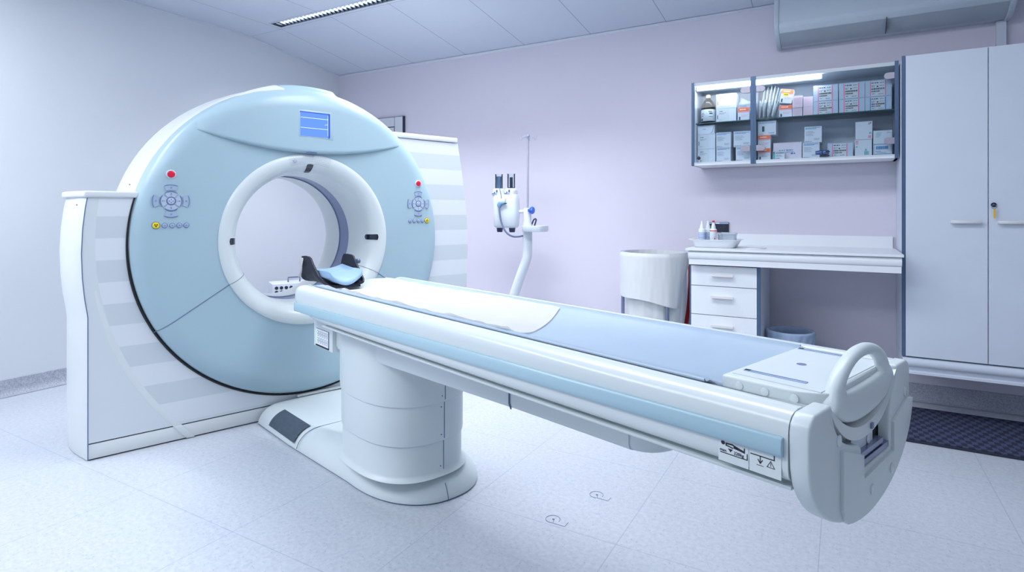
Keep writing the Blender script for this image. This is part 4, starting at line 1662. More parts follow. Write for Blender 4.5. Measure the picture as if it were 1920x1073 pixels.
def outer(u, v):
    a = 2 * PI * u
    z0, z1 = 0.918, 0.585 + 0.035 * math.cos(a - PI) + 0.012 * math.sin(3 * a)
    z = z0 + (z1 - z0) * v
    # film stretched between ring legs
    r = RR + 0.0165
    aw = (a + PI) % (2 * PI) - PI
    side = math.cos(1.3 * (aw - 0.2)) ** 3 if abs(1.3 * (aw - 0.2)) < PI / 2 else 0.0
    r -= 0.10 * side * v ** 1.3
    near = min(abs((a - l + PI) % (2 * PI) - PI) for l in legs)
    r += 0.004 * math.exp(-(near / 0.12) ** 2) - 0.010 * v * (1 - math.exp(-(near / 0.35) ** 2)) + (0.0010 + 0.006 * side) * math.sin(23 * a + 4 * v) * v + 0.0008 * math.sin(41 * a) * math.sin(6 * v)
    if v < 0.06:
        r -= 0.006 * (1 - v / 0.06)
    return (RC.x + r * math.cos(a), RC.y + r * math.sin(a), z)


m.grid(outer, 144, 30, 0.0, closeu=True)


def innr(u, v):
    a = 2 * PI * u
    z = 0.918 + (0.13 - 0.918) * v
    r = RR - 0.016 - 0.05 * v ** 2 + 0.0035 * math.sin(11 * a + 3 * v) * min(1, v * 3 + 0.3) + 0.0015 * math.sin(29 * a)
    if v > 0.9:
        r *= 1 - ((v - 0.9) / 0.1) ** 2 * 0.97
    return (RC.x + r * math.cos(a), RC.y + r * math.sin(a), z)


m.grid(innr, 144, 40, 0.0, closeu=True)
m.build('sack', 'bag_white', bs, sharp=80)
# red band hanging down beside the drawer unit
OR = (-1.04, 4.47, 0.2)
m = MB(OR)


def red(u, v):
    z = 0.895 - 0.78 * v
    x = -1.020 - 0.05 * v ** 2.2 + 0.012 * math.sin(v * 4.0)
    wd = 0.016 + 0.02 * v
    return (x + wd * (u - 0.5), 4.471 + 0.003 * math.sin(v * 5) + 0.001 * math.sin(u * 3), z)


m.grid(red, 6, 40, 0.003)
tag(m.build('red_band', 'red_strap', None, sharp=80), 'narrow red band hanging beside the left flank of the drawer unit', 'band')

# ------------------------------------------------------------------ worktop and drawer unit
WX0, WX1 = -0.888, 0.288
wt = thing('worktop', 'white laminate worktop with rounded front and upstand under the glass cabinet', 'worktop', (-0.3, 4.14, 0.86))
OW = (-0.3, 4.14, 0.86)
m = MB(OW)
m.box(WX0, WX1, 3.80, YB, 0.952, 0.966, 0.004, 2)
m.build('slab', 'laminate_bright', wt)
m = MB(OW)
bn = [(3.845, 0.952)] + [(3.830 - 0.022 * math.sin(a) ** 0.8, 0.923 + 0.027 * math.cos(a)) for a in [PI * i / 14 for i in range(15)]] + [(3.845, 0.896)]
m.prism(bn, 'x', WX0 + 0.014, WX1 - 0.008)
m.build('rounded_front', 'laminate_bright', wt, sharp=45)
m = MB(OW)
m.box(WX0 + 0.018, WX1 - 0.010, 3.818, 3.84, 0.862, 0.897, 0.001, 1)
m.box(WX0 + 0.018, WX1 - 0.010, 3.84, YB - 0.002, 0.90, 0.952)
m.build('apron', 'laminate_bright', wt)
m = MB(OW)
m.box(-0.80, WX1 - 0.010, YB - 0.02, YB, 0.966, 1.042, 0.003)
m.build('upstand', 'laminate_bright', wt)

OU = (-0.66, 4.15, 0)
du = thing('drawer_unit', 'white drawer unit with grey edges under the left end of worktop', 'drawer unit', OU)
m = MB(OU)
m.box(-0.872, -0.452, 3.884, YB - 0.02, 0.08, 0.862)
m.build('carcass', 'laminate_white', du)
for xa, xb in ((-0.875, -0.8665), (-0.4645, -0.4475)):
    m = MB(OU)
    m.box(xa, xb, 3.862, 3.886, 0.08, 0.862, 0.002, 1)
    m.build('edge_strip', 'edge_steel', du)
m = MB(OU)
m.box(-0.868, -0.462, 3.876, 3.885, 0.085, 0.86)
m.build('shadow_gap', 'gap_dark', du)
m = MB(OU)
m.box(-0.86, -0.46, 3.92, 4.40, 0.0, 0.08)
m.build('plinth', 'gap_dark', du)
for z0, z1 in ((0.725, 0.852), (0.538, 0.721), (0.352, 0.534), (0.166, 0.348)):
    m = MB(OU)
    m.box(-0.865, -0.466, 3.861, 3.878, z0, z1, 0.002, 2)
    d = m.build('drawer', 'laminate_bright', du)
    m = MB(OU)
    hz = z0 + (0.072 if z1 - z0 < 0.15 else 0.120)
    m.box(-0.738, -0.602, 3.834, 3.840, hz - 0.008, hz + 0.006, 0.002, 2)
    m.prism([(3.861, hz - 0.014), (3.861, hz + 0.002), (3.838, hz + 0.004), (3.838, hz - 0.002), (3.852, hz - 0.010)], 'x', -0.735, -0.605, 0.001, 1)
    m.build('handle', 'handle_cream', d)

# ------------------------------------------------------------------ tall cupboards
OC = (0.49, 4.25, 0.366)
CF = 4.02
tcb = thing('tall_cupboard', 'tall white wall hung cupboard beside the glass cabinet', 'cupboard', OC)
m = MB(OC)
m.box(0.297, 0.682, CF + 0.006, YB - 0.002, 0.368, 2.10)
m.build('body', 'laminate_white', tcb)
m = MB(OC)
m.box(0.2945, 0.3105, CF - 0.006, CF + 0.02, 0.37, 2.104, 0.003, 2)
m.build('edge_strip', 'edge_steel', tcb)
m = MB(OC)
m.box(0.312, 0.6815, CF - 0.014, CF + 0.004, 0.374, 2.099, 0.0015, 1)
d = m.build('door', 'laminate_white', tcb)


def lip_handle(x0, x1, z, y, parent, off):
    mm = MB(off)
    mm.prism([(y, z - 0.010), (y, z + 0.002), (y - 0.016, z + 0.007), (y - 0.024, z + 0.008), (y - 0.026, z + 0.004), (y - 0.025, z - 0.008), (y - 0.020, z - 0.009), (y - 0.018, z - 0.002)], 'x', x0, x1, 0.001, 1)
    return mm.build('handle', 'handle_cream', parent)


lip_handle(0.518, 0.652, 1.146, CF - 0.014, d, OC)
OC2 = (0.9, 4.25, 0.366)
tc2 = thing('tall_cupboard', 'tall white cupboard with a key and yellow tag in its door', 'cupboard', OC2)
m = MB(OC2)
m.box(0.684, 1.09, CF + 0.006, YB - 0.002, 0.368, 2.10)
m.build('body', 'laminate_white', tc2)
m = MB(OC2)
m.box(0.6855, 1.088, CF - 0.014, CF + 0.004, 0.374, 2.099, 0.0015, 1)
d = m.build('door', 'laminate_white', tc2)
lip_handle(0.722, 0.86, 1.146, CF - 0.014, d, OC2)
m = MB(OC2)
m.mat('lock_metal').disc((0.706, CF - 0.014, 1.240), (0, -1, 0), 0.0125, 0.008, 20, 0.002)
m.mat('print_black').disc((0.706, CF - 0.022, 1.240), (0, -1, 0), 0.008, 0.001, 16)
m.mat('steel').disc((0.703, CF - 0.0225, 1.240), (0, -1, 0), 0.0035, 0.006, 10)
m.build('lock', None, d)
m = MB(OC2)
m.tube([(0.706 + 0.011 * math.cos(a), CF - 0.030, 1.228 + 0.011 * math.sin(a)) for a in [2 * PI * i / 20 for i in range(20)]], 0.0012, 6, closed=True)
m.build('key_ring', 'steel', d)
m = MB(OC2)
m.box(0.7025, 0.7105, CF - 0.034, CF - 0.029, 1.168, 1.217, 0.0015, 1)
m.build('key_tag', 'yellow_tag', d)
# rounded ledge carried below both cupboards
m = MB((0.7, 4.2, 0.27))
lp = [(YB, 0.364), (4.02, 0.364), (4.006, 0.361), (3.997, 0.352), (3.994, 0.338), (3.998, 0.322), (4.008, 0.314), (4.016, 0.312), (4.018, 0.290), (4.012, 0.285), (4.012, 0.272), (YB, 0.272)]
m.prism(lp, 'x', 0.297, 1.1)
tag(m.build('cupboard_ledge', 'laminate_white', None, sharp=45), 'white rounded ledge running below both tall cupboards', 'ledge')

# ------------------------------------------------------------------ glass wall cabinet
OG = (-0.32, YB, 1.53)
GF = 4.18
wc = thing('glass_cabinet', 'wall cabinet with glass doors and grey edges full of cartons', 'cabinet', OG)
GX0, GX1, GZ0, GZ1 = -0.930, 0.292, 1.530, 2.112
m = MB(OG)
m.box(GX0 + 0.012, GX1, GF + 0.002, YB, GZ0, GZ0 + 0.022)
m.build('bottom_board', 'laminate_bright', wc)
m = MB(OG)
m.box(GX0 + 0.012, GX1, GF + 0.002, YB, GZ1 - 0.022, GZ1)
m.build('top_board', 'laminate_bright', wc)
for xa, xb in ((GX0, GX0 + 0.018), (GX1 - 0.016, GX1)):
    m = MB(OG)
    m.box(xa, xb, GF + 0.012, YB, GZ0, GZ1)
    m.build('side_board', 'laminate_white', wc)
m = MB(OG)
m.box(GX0 + 0.01, GX1 - 0.01, YB - 0.012, YB, GZ0, GZ1)
m.build('back_board', 'cabinet_inner', wc)
for xa, xb in ((GX0 - 0.004, GX0 + 0.014), (-0.543, -0.510), (0.270, 0.290)):
    m = MB(OG)
    m.box(xa, xb, GF - 0.004, GF + 0.030, GZ0 - 0.002, GZ1 + 0.004, 0.002, 1)
    m.box((xa + xb) / 2 - 0.003, (xa + xb) / 2 + 0.003, GF - 0.0065, GF, GZ0, GZ1 + 0.002, 0.001, 1)
    m.build('edge_strip', 'edge_steel', wc)
m = MB(OG)
m.box(-0.540, -0.514, GF + 0.03, YB - 0.012, GZ0 + 0.02, GZ1 - 0.02)
m.build('partition', 'laminate_white', wc)
SZ = 1.832
for xa, xb in ((GX0 + 0.019, -0.541), (-0.513, GX1 - 0.017)):
    m = MB(OG)
    m.mat('thin_glass').box(xa, xb, GF + 0.03, YB - 0.014, SZ - 0.006, SZ)
    m.mat('glass_edge').box(xa, xb, GF + 0.0285, GF + 0.03, SZ - 0.006, SZ)
    m.build('glass_shelf', None, wc)
doors = []
for xa, xb in ((GX0 + 0.016, -0.5445), (-0.509, -0.118), (-0.116, 0.269)):
    m = MB(OG)
    m.box(xa, xb, GF + 0.001, GF + 0.006, GZ0 + 0.010, GZ1 - 0.004)
    doors.append(m.build('glass_door', 'thin_glass', wc))


def clip(x0, x1, z, left_round, parent):
    hgt = 0.020
    mm = MB(OG)
    pts = []
    if left_round:
        pts = [(x1, z - hgt), (x1, z + hgt)] + [(x0 + hgt + hgt * math.cos(a), z + hgt * math.sin(a)) for a in [PI / 2 + PI * i / 10 for i in range(11)]]
    else:
        pts = [(x0, z + hgt), (x0, z - hgt)] + [(x1 - hgt + hgt * math.cos(a), z + hgt * math.sin(a)) for a in [-PI / 2 + PI * i / 10 for i in range(11)]]
    mm.prism(pts, 'y', GF - 0.005, GF + 0.012, 0.0015, 1)
    mm.build('hinge_clip', 'chrome_clip', parent)


for z in (2.028, 1.632):
    clip(-0.609, -0.545, z, True, doors[0])
    clip(-0.509, -0.451, z, False, doors[1])
    clip(0.215, 0.270, z + 0.002, True, doors[2])
m = MB(OG)
m.mat('lock_blue')
m.cyl((-0.155, GF - 0.004, 1.580), (-0.115, GF - 0.004, 1.581), 0.013, 0.016, 14, 0.004)
m.cyl((-0.113, GF - 0.004, 1.581), (-0.078, GF - 0.004, 1.582), 0.016, 0.014, 14, 0.004)
m.mat('print_black').box(-0.098, -0.074, GF - 0.021, GF - 0.010, 1.580, 1.588)
m.box(-0.128, -0.076, GF - 0.010, GF, 1.556, 1.565)
m.build('door_lock', None, doors[1])
m = MB(OG)
m.mat('print_black').disc((-0.882, GF, 1.580), (0, -1, 0), 0.012, 0.012, 14, 0.003)
m.mat('steel').box(-0.892, -0.886, GF - 0.014, GF, 1.552, 1.572)
m.box(-0.876, -0.868, GF - 0.010, GF, 1.555, 1.568)
m.build('door_lock', None, doors[0])
m = MB(OG)
m.mat('trim_white').box(-0.905, -0.119, GF + 0.026, GF + 0.060, GZ1 - 0.052, GZ1 - 0.022)
m.mat('light_tube').box(-0.900, -0.124, GF + 0.014, GF + 0.030, GZ1 - 0.046, GZ1 - 0.028)
m.build('light_strip', None, wc)

# ------------------------------------------------------------------ cartons and packs inside the glass cabinet
rc = random.Random(11)


def prints(mb, x0, x1, z0, z1, y, style):
    """printed marks on a carton front lying in the plane y"""
    W, Hh = x1 - x0, z1 - z0

    def r(a0, a1, b0, b1, k=1):
        mb.box(x0 + W * a0, x0 + W * a1, y - 0.0004 * k, y + 0.0002, z0 + Hh * b0, z0 + Hh * b1)

    def line(a0, a1, b, hb, gap=0.25):
        a = a0
        while a < a1 - 0.01:
            l = rc.uniform(0.03, 0.10)
            r(a, min(a + l, a1), b, b + hb, 2)
            a += l + 0.015 + gap * 0.02
    if style in ('pink', 'bluebar'):
        mb.mat('sticker_pale')
        r(0.18, 0.78, 0.02, 0.93)
        mb.mat('print_pink' if style == 'pink' else 'print_blue')
        r(0.18, 0.215, 0.02, 0.93, 2)
        r(0.75, 0.785, 0.02, 0.93, 2)
        mb.mat('print_navy')
        line(0.24, 0.52, 0.80, 0.06)
        mb.mat('print_grey')
        line(0.56, 0.72, 0.80, 0.05)
        line(0.24, 0.40, 0.64, 0.04)
        line(0.24, 0.36, 0.57, 0.04)
        line(0.55, 0.72, 0.62, 0.04)
        mb.mat('print_black')
        r(0.44, 0.50, 0.56, 0.64, 2)
        a = 0.24
        while a < 0.72:
            l = rc.uniform(0.008, 0.035)
            r(a, a + l, 0.40, 0.50, 2)
            if a < 0.56:
                r(a, a + l, 0.26, 0.34, 2)
            a += l + rc.uniform(0.006, 0.014)
        mb.mat('print_grey')
        line(0.26, 0.36, 0.12, 0.05)
        line(0.50, 0.70, 0.10, 0.04)
    elif style == 'plain':
        mb.mat('sticker_pale')
        r(0.04, 0.66, 0.06, 0.95)
        mb.mat('print_navy')
        r(0.05, 0.085, 0.22, 0.52, 2)
        line(0.16, 0.34, 0.76, 0.05)
        mb.mat('print_grey')
        line(0.14, 0.52, 0.64, 0.03)
        line(0.14, 0.40, 0.57, 0.03)
        line(0.14, 0.30, 0.14, 0.025)
    elif style == 'infusion':
        mb.mat('print_blue')
        line(0.05, 0.95, 0.90, 0.035)
        line(0.05, 0.70, 0.84, 0.035)
        mb.mat('print_grey')
        line(0.08, 0.50, 0.68, 0.022)
        line(0.08, 0.62, 0.60, 0.022)
        line(0.08, 0.46, 0.52, 0.022)
        line(0.08, 0.52, 0.44, 0.022)
        line(0.56, 0.90, 0.22, 0.022)
        line(0.56, 0.86, 0.15, 0.022)
        mb.mat('print_navy')
        r(0.05, 0.085, 0.03, 0.085, 2)
        R = Matrix(((1, 0, 0, x0 + W * 0.11), (0, 0, -1, y - 0.0006), (0, 1, 0, z0 + Hh * 0.03), (0, 0, 0, 1)))
        text_mesh(mb, 'B.BRAUN', W * 0.075, R, 0.0001)
    elif style == 'orange':
        mb.mat('print_orange')
        r(0.0, 1.0, 0.70, 1.0)
        mb.mat('print_pale_pink')
        r(0.0, 1.0, 0.62, 0.70)
        line(0.30, 0.92, 0.40, 0.03)
        line(0.30, 0.80, 0.30, 0.03)
        mb.mat('sticker_white')
        line(0.18, 0.72, 0.82, 0.07)
        mb.mat('print_navy')
        r(0.10, 0.22, 0.05, 0.30, 2)
    elif style == 'rose':
        mb.mat('print_pale_pink')
        for k in range(7):
            line(0.08, 0.92, 0.10 + 0.12 * k, 0.03)
    elif style == 'greenmark':
        mb.mat('print_blue')
        line(0.06, 0.94, 0.83, 0.05)
        mb.mat('print_green')
        r(0.22, 0.36, 0.24, 0.62, 2)
        mb.mat('print_grey')
        line(0.60, 0.92, 0.10, 0.04)
        line(0.04, 0.30, 0.04, 0.03)
    elif style == 'tealtext':
        mb.mat('print_teal')
        line(0.20, 0.44, 0.52, 0.06)
        line(0.20, 0.40, 0.42, 0.05)
        mb.mat('print_blue')
        line(0.46, 0.72, 0.52, 0.06)
        line(0.62, 0.78, 0.30, 0.09)
        mb.mat('print_grey')
        line(0.46, 0.74, 0.42, 0.04)
    elif style == 'smallgreen':
        mb.mat('print_teal')
        r(0.0, 0.20, 0.0, 1.0)
        mb.mat('print_green')
        r(0.02, 0.14, 0.76, 0.94, 2)
        line(0.26, 0.96, 0.74, 0.12)
        mb.mat('print_grey')
        line(0.28, 0.70, 0.50, 0.06)
        line(0.28, 0.86, 0.36, 0.06)
        mb.mat('print_navy')
        line(0.28, 0.60, 0.10, 0.07)
    elif style == 'redmark_top':
        mb.mat('red_plastic')
        r(0.88, 0.94, 0.86, 0.94, 2)
        mb.mat('print_pink')
        r(0.76, 0.94, 0.06, 0.12, 2)
        line(0.78, 0.94, 0.14, 0.05)
        mb.mat('print_teal')
        line(0.82, 0.94, 0.28, 0.10)
        mb.mat('print_grey')
        line(0.80, 0.86, 0.80, 0.14)
    elif style == 'redmark':
        mb.mat('print_pink')
        line(0.04, 0.20, 0.82, 0.10)
        line(0.04, 0.20, 0.72, 0.05)
        mb.mat('print_teal')
        line(0.06, 0.16, 0.52, 0.08)
        line(0.56, 0.84, 0.06, 0.22)
        line(0.60, 0.72, 0.30, 0.12)
        mb.mat('red_plastic')
        r(0.06, 0.10, 0.01, 0.05, 2)
    elif style == 'paleteal':
        mb.mat('print_teal')
        for k in range(4):
            line(0.14, 0.44 - 0.03 * k, 0.80 - 0.10 * k, 0.04)
        mb.mat('print_grey')
        line(0.74, 0.94, 0.80, 0.04)
    elif style == 'bluelabel':
        mb.mat('print_blue')
        for a, b, c, d_ in ((0.02, 0.98, 0.94, 0.97), (0.02, 0.98, 0.08, 0.12), (0.02, 0.04, 0.08, 0.97), (0.96, 0.98, 0.08, 0.97)):
            r(a, b, c, d_, 2)
        a = 0.14
        while a < 0.80:
            l = rc.uniform(0.02, 0.06)
            r(a, a + l, 0.52, 0.80, 2)
            a += l + 0.012
        mb.mat('print_grey')
        line(0.12, 0.40, 0.32, 0.05)
        line(0.20, 0.70, 0.20, 0.05)
    elif style == 'flap':
        mb.mat('print_blue')
        line(0.30, 0.50, 0.52, 0.07)
        mb.mat('print_grey')
        for k in range(9):
            a = 0.78 + 0.20 * k / 9
            r(a, a + 0.024, 0.04 + 0.9 * (k / 9) ** 2.4, 0.04 + 0.9 * ((k + 1) / 9) ** 2.4 * 0.98 + 0.02, 2)


GB, GS = GZ0 + 0.0225, SZ + 0.0006


def carton(x0, x1, z0, z1, style, label, mt='carton_white', y=4.235, depth=0.16, tilt=0.0, group=None, rzt=0.0):
    c = ((x0 + x1) / 2, y + depth / 2, z0)
    mb = MB(c)
    mb.box(x0, x1, y, y + depth, z0, z1, 0.0022, 2)
    o = mb.build('carton', mt)
    tag(o, label, 'carton', group or 'cartons in the glass cabinet')
    mb = MB(c)
    mb.mat('print_grey').box(x0 + 0.002, x1 - 0.002, y - 0.0004, y + 0.0002, z1 - 0.0030, z1 - 0.0016)  # shade between stacked cartons, painted on as a grey line
    prints(mb, x0 + 0.001, x1 - 0.001, z0 + 0.001, z1 - 0.001, y - 0.0002, style)
    mb.build('print', None, o)
    # lean of the whole carton
    o.rotation_euler = (0, tilt, rzt)
    return o


# upper shelf, left bay
carton(-0.777, -0.646, GS, GS + 0.097, 'plain', 'white carton right of the brown bottle, lower of the two stacked', y=4.245)
carton(-0.777, -0.643, GS + 0.0975, GS + 0.198, 'plain', 'white carton right of the brown bottle, upper of the two stacked', y=4.245)
carton(-0.634, -0.560, GS, GS + 0.090, 'orange', 'small orange and white carton beside the brown bottle bay, under a clear pouch', y=4.24, depth=0.10)
# lower shelf, left bay
carton(-0.906, -0.785, GB, GB + 0.099, 'plain', 'bottom white carton of the stack at far left of cabinet, behind the door lock', y=4.245)
carton(-0.906, -0.785, GB + 0.0995, GB + 0.204, 'plain', 'middle white carton of the stack at far left of cabinet floor', y=4.245)
carton(-0.906, -0.790, GB + 0.2045, GB + 0.266, 'flap', 'flat white carton topmost at far left, just under the glass shelf', y=4.245)
carton(-0.776, -0.681, GB, GB + 0.102, 'infusion', 'lower blue lettered carton second stack from cabinet left end', y=4.240)
carton(-0.777, -0.679, GB + 0.1025, GB + 0.208, 'infusion', 'upper blue lettered carton second stack from cabinet left end', y=4.240)
carton(-0.646, -0.5475, GB, GB + 0.100, 'infusion', 'lower blue lettered carton next to the middle upright, left side', y=4.240, depth=0.14)
carton(-0.661, -0.5475, GB + 0.1005, GB + 0.208, 'infusion', 'upper blue lettered carton next to the middle upright, left side', y=4.240, depth=0.14)
# upper shelf, right bay
carton(-0.373, -0.295, GS, GS + 0.080, 'orange', 'upright orange and white carton below the tilted one on glass shelf', y=4.235, depth=0.10)
o = carton(-0.372, -0.297, GS + 0.0945, GS + 0.186, 'orange', 'tilted orange and white carton with yellow sticker', y=4.235, depth=0.09, tilt=0.17)
mb = MB((-0.3345, 4.28, GS + 0.0945))
mb.mat('print_yellow').box(-0.357, -0.325, 4.2338, 4.2346, GS + 0.142, GS + 0.160)
mb.mat('print_black')
for k in range(5):
    mb.box(-0.351 + 0.005 * k, -0.348 + 0.005 * k, 4.2332, 4.2339, GS + 0.147, GS + 0.155)
s_ = mb.build('price_sticker', None, o)
carton(-0.292, -0.234, GS, GS + 0.058, 'rose', 'small pink lettered carton on glass shelf, lower left of four', 'carton_rose', y=4.235, depth=0.09)
carton(-0.292, -0.232, GS + 0.0585, GS + 0.138, 'rose', 'small pink lettered carton on glass shelf, tallest, upper left of four', 'carton_rose', y=4.232, depth=0.09)
carton(-0.230, -0.172, GS, GS + 0.063, 'rose', 'small pink lettered carton on glass shelf, lower right of four', 'carton_rose', y=4.25, depth=0.09)
carton(-0.229, -0.172, GS + 0.0635, GS + 0.128, 'rose', 'small pink lettered carton on glass shelf, upper right of four', 'carton_rose', y=4.25, depth=0.09)
for nm, x0, x1 in (('leftmost', -0.169, -0.029), ('middle', -0.024, 0.117), ('rightmost', 0.119, 0.258)):
    lowst = 'bluebar' if nm == 'rightmost' else 'pink'
    carton(x0, x1, GS, GS + 0.088, lowst, 'pale blue carton with blue barred label on glass shelf' if lowst == 'bluebar' else 'pink barred carton on glass shelf, %s column, lower' % nm, 'carton_blue_white', y=4.232, depth=0.2)
    carton(x0, x1, GS + 0.0885, GS + 0.190, 'pink', 'pink barred carton on glass shelf, %s column, upper' % nm, 'carton_blue_white', y=4.232, depth=0.2)
# lower shelf, right bay
carton(-0.504, -0.426, GB, GB + 0.080, 'orange', 'orange topped carton right of the middle upright, bottom of the stack', y=4.24, depth=0.10)
carton(-0.504, -0.426, GB + 0.0805, GB + 0.170, 'orange', 'orange topped carton right of the middle upright, under the green marked one', y=4.24, depth=0.10)
carton(-0.504, -0.392, GB + 0.1705, GB + 0.266, 'greenmark', 'white carton with dark green rectangle under the glass shelf', y=4.24, depth=0.15)
carton(-0.412, -0.239, GB, GB + 0.116, 'tealtext', 'wide white carton with pale blue lettering on cabinet floor', 'carton_rose', y=4.27, depth=0.15)
carton(-0.411, -0.338, GB, GB + 0.054, 'smallgreen', 'little white and green carton standing before the wide white one', y=4.225, depth=0.035)
carton(-0.232, -0.134, GB, GB + 0.102, 'infusion', 'blue lettered carton behind the door lock of the right bay', y=4.24)
carton(-0.221, -0.121, GB + 0.1025, GB + 0.208, 'infusion', 'blue lettered carton on top of the one behind the right door lock', y=4.24)
carton(-0.088, 0.053, GB, GB + 0.092, 'pink', 'pink barred carton alone on the cabinet floor', 'carton_blue_white', y=4.235, depth=0.18)
carton(0.064, 0.155, GB, GB + 0.106, 'redmark', 'square white carton with red and teal marks, lower of the pair', y=4.238)
carton(0.067, 0.157, GB + 0.1065, GB + 0.218, 'redmark_top', 'square white carton with red corner mark, upper of the pair', y=4.238)
carton(0.162, 0.260, GB, GB + 0.072, 'bluelabel', 'white carton with blue framed barcode at lower right of cabinet', y=4.235)
carton(0.162, 0.260, GB + 0.0725, GB + 0.155, 'paleteal', 'white carton with teal lettering at right end above blue framed one', y=4.235)

# brown bottle
OBt = (-0.840, 4.285, GS)
bt = thing('medicine_bottle', 'large brown glass bottle with white label and cream cap', 'bottle', OBt)
m = MB(OBt)
m.lathe([(0.0, 0.0), (0.042, 0.0), (0.047, 0.004), (0.048, 0.01), (0.048, 0.118), (0.0465, 0.130), (0.040, 0.148), (0.028, 0.165), (0.019, 0.174), (0.0155, 0.182), (0.0155, 0.19), (0.0, 0.19)], OBt, 36)
m.build('glass_body', 'amber_glass', bt, sharp=60)
m = MB(OBt)
m.lathe([(0.0, 0.186), (0.0165, 0.186), (0.0165, 0.204), (0.015, 0.207), (0.0, 0.207)], OBt, 24)
m.build('cap', 'cream_cap', bt)
m = MB(OBt)
fc = math.atan2(-4.2, 0.9)
m.mat('sticker_pale').lathe([(0.0484, 0.016), (0.0488, 0.0165), (0.0488, 0.098), (0.0484, 0.0985)], OBt, 30, -2.9, 0.1)
m.mat('print_navy')
for k, (a0, a1, z0, z1) in enumerate(((-2.55, -2.2, 0.018, 0.036), (-1.35, -0.8, 0.080, 0.086), (-1.25, -0.75, 0.064, 0.074), (-2.5, -2.0, 0.07, 0.073), (-2.5, -1.9, 0.06, 0.063), (-2.5, -2.1, 0.05, 0.053), (-1.3, -0.7, 0.045, 0.048))):
    m.lathe([(0.0489, z0), (0.0491, z0), (0.0491, z1), (0.0489, z1)], OBt, 6, a0, a1)
m.build('label', None, bt)

# clear pouch on the orange carton, paper pouches leaning together
m = MB((-0.6, 4.26, GS + 0.0905))


def pouch1(u, v):
    x = -0.640 + 0.082 * u + 0.020 * v * (0.5 - u)
    z = GS + 0.0925 + 0.075 * v * (1 - 0.45 * u)
    return (x + 0.012 * v, 4.262 - 0.018 * math.sin(PI * u) * math.sin(PI * v) + 0.03 * v, z)


m.grid(pouch1, 12, 12, 0.004)
tag(m.build('clear_pouch', 'clear_film', None, sharp=80), 'clear crumpled plastic pouch lying on small orange carton', 'pouch')
rp = random.Random(5)
specs = [(-0.497, 0.205, 0.16, 'behind'), (-0.479, 0.222, 0.18, 'behind'), (-0.461, 0.228, 0.20, 'behind'), (-0.443, 0.226, 0.22, 'behind'), (-0.426, 0.214, 0.24, 'behind'), (-0.409, 0.196, 0.25, 'behind'),
         (-0.495, 0.116, 0.06, 'front'), (-0.468, 0.120, 0.08, 'front'), (-0.441, 0.118, 0.10, 'front'), (-0.414, 0.104, 0.24, 'front')]
names = ['first from the middle upright', 'second from the middle upright', 'third from the middle upright', 'fourth from the middle upright', 'fifth from the middle upright', 'rightmost next to the tilted orange carton']
lab = ['tall paper pouch in the upper leaning row, ' + n for n in names] + ['short paper pouch in the front row, ' + n for n in ('first from the middle upright', 'second from the middle upright', 'third from the middle upright', 'rightmost and tilted')]
for (x, hgt, lean, row), lb in zip(specs, lab):
    y = 4.300 if row == 'behind' else 4.238
    zb_ = GS + 0.0055
    c = (x, y, GS)
    m = MB(c)
    wd = 0.022 if row == 'front' else 0.034
    p0 = rp.uniform(0, 6)

    def pf(u, v, row=row, x=x, y=y, hgt=hgt, lean=lean, wd=wd, p0=p0, zb_=zb_):
        a = 2 * PI * u
        e = math.sin(PI * min(1, max(0, v))) ** 0.6
        tx = 0.002 + (0.0052 if row == 'behind' else 0.0085) * e + 0.0008 * math.sin(9 * v + p0)
        xx = tx * math.cos(a) + 0.0014 * math.sin(6 * v + p0)
        yy = wd * math.sin(a) * (0.9 + 0.1 * e)
        return (x + xx + lean * hgt * v * 0.9, y + yy, zb_ + hgt * v * (1 - 0.15 * abs(lean)) + 0.004 * math.sin(a * 3 + p0))
    m.loft([[pf(i_ / 20, j_ / 20) for i_ in range(20)] for j_ in range(21)])
    o = m.build('paper_pouch', 'pouch_film', None, sharp=70)
    tag(o, lb, 'pouch', 'paper pouches on the glass shelf')

# ------------------------------------------------------------------ things on the worktop
OT = (-0.735, 4.0, 0.9665)
m = MB(OT)


def rrect(cx, cy, a, b, z, n=6.0):
    return superell(cx, cy, a, b, n, z, 48)


tx_, ty_ = -0.738, 4.02
m.loft([rrect(tx_, ty_, 0.122, 0.095, 0.967), rrect(tx_, ty_, 0.126, 0.099, 0.970), rrect(tx_, ty_, 0.150, 0.118, 1.014), rrect(tx_, ty_, 0.164, 0.130, 1.018), rrect(tx_, ty_, 0.164, 0.130, 1.0205), rrect(tx_, ty_, 0.149, 0.117, 1.019), rrect(tx_, ty_, 0.123, 0.096, 0.973)])
tag(m.build('plastic_tray', 'laminate_bright', None, sharp=45), 'white plastic tray holding bottles on left end of worktop', 'tray')


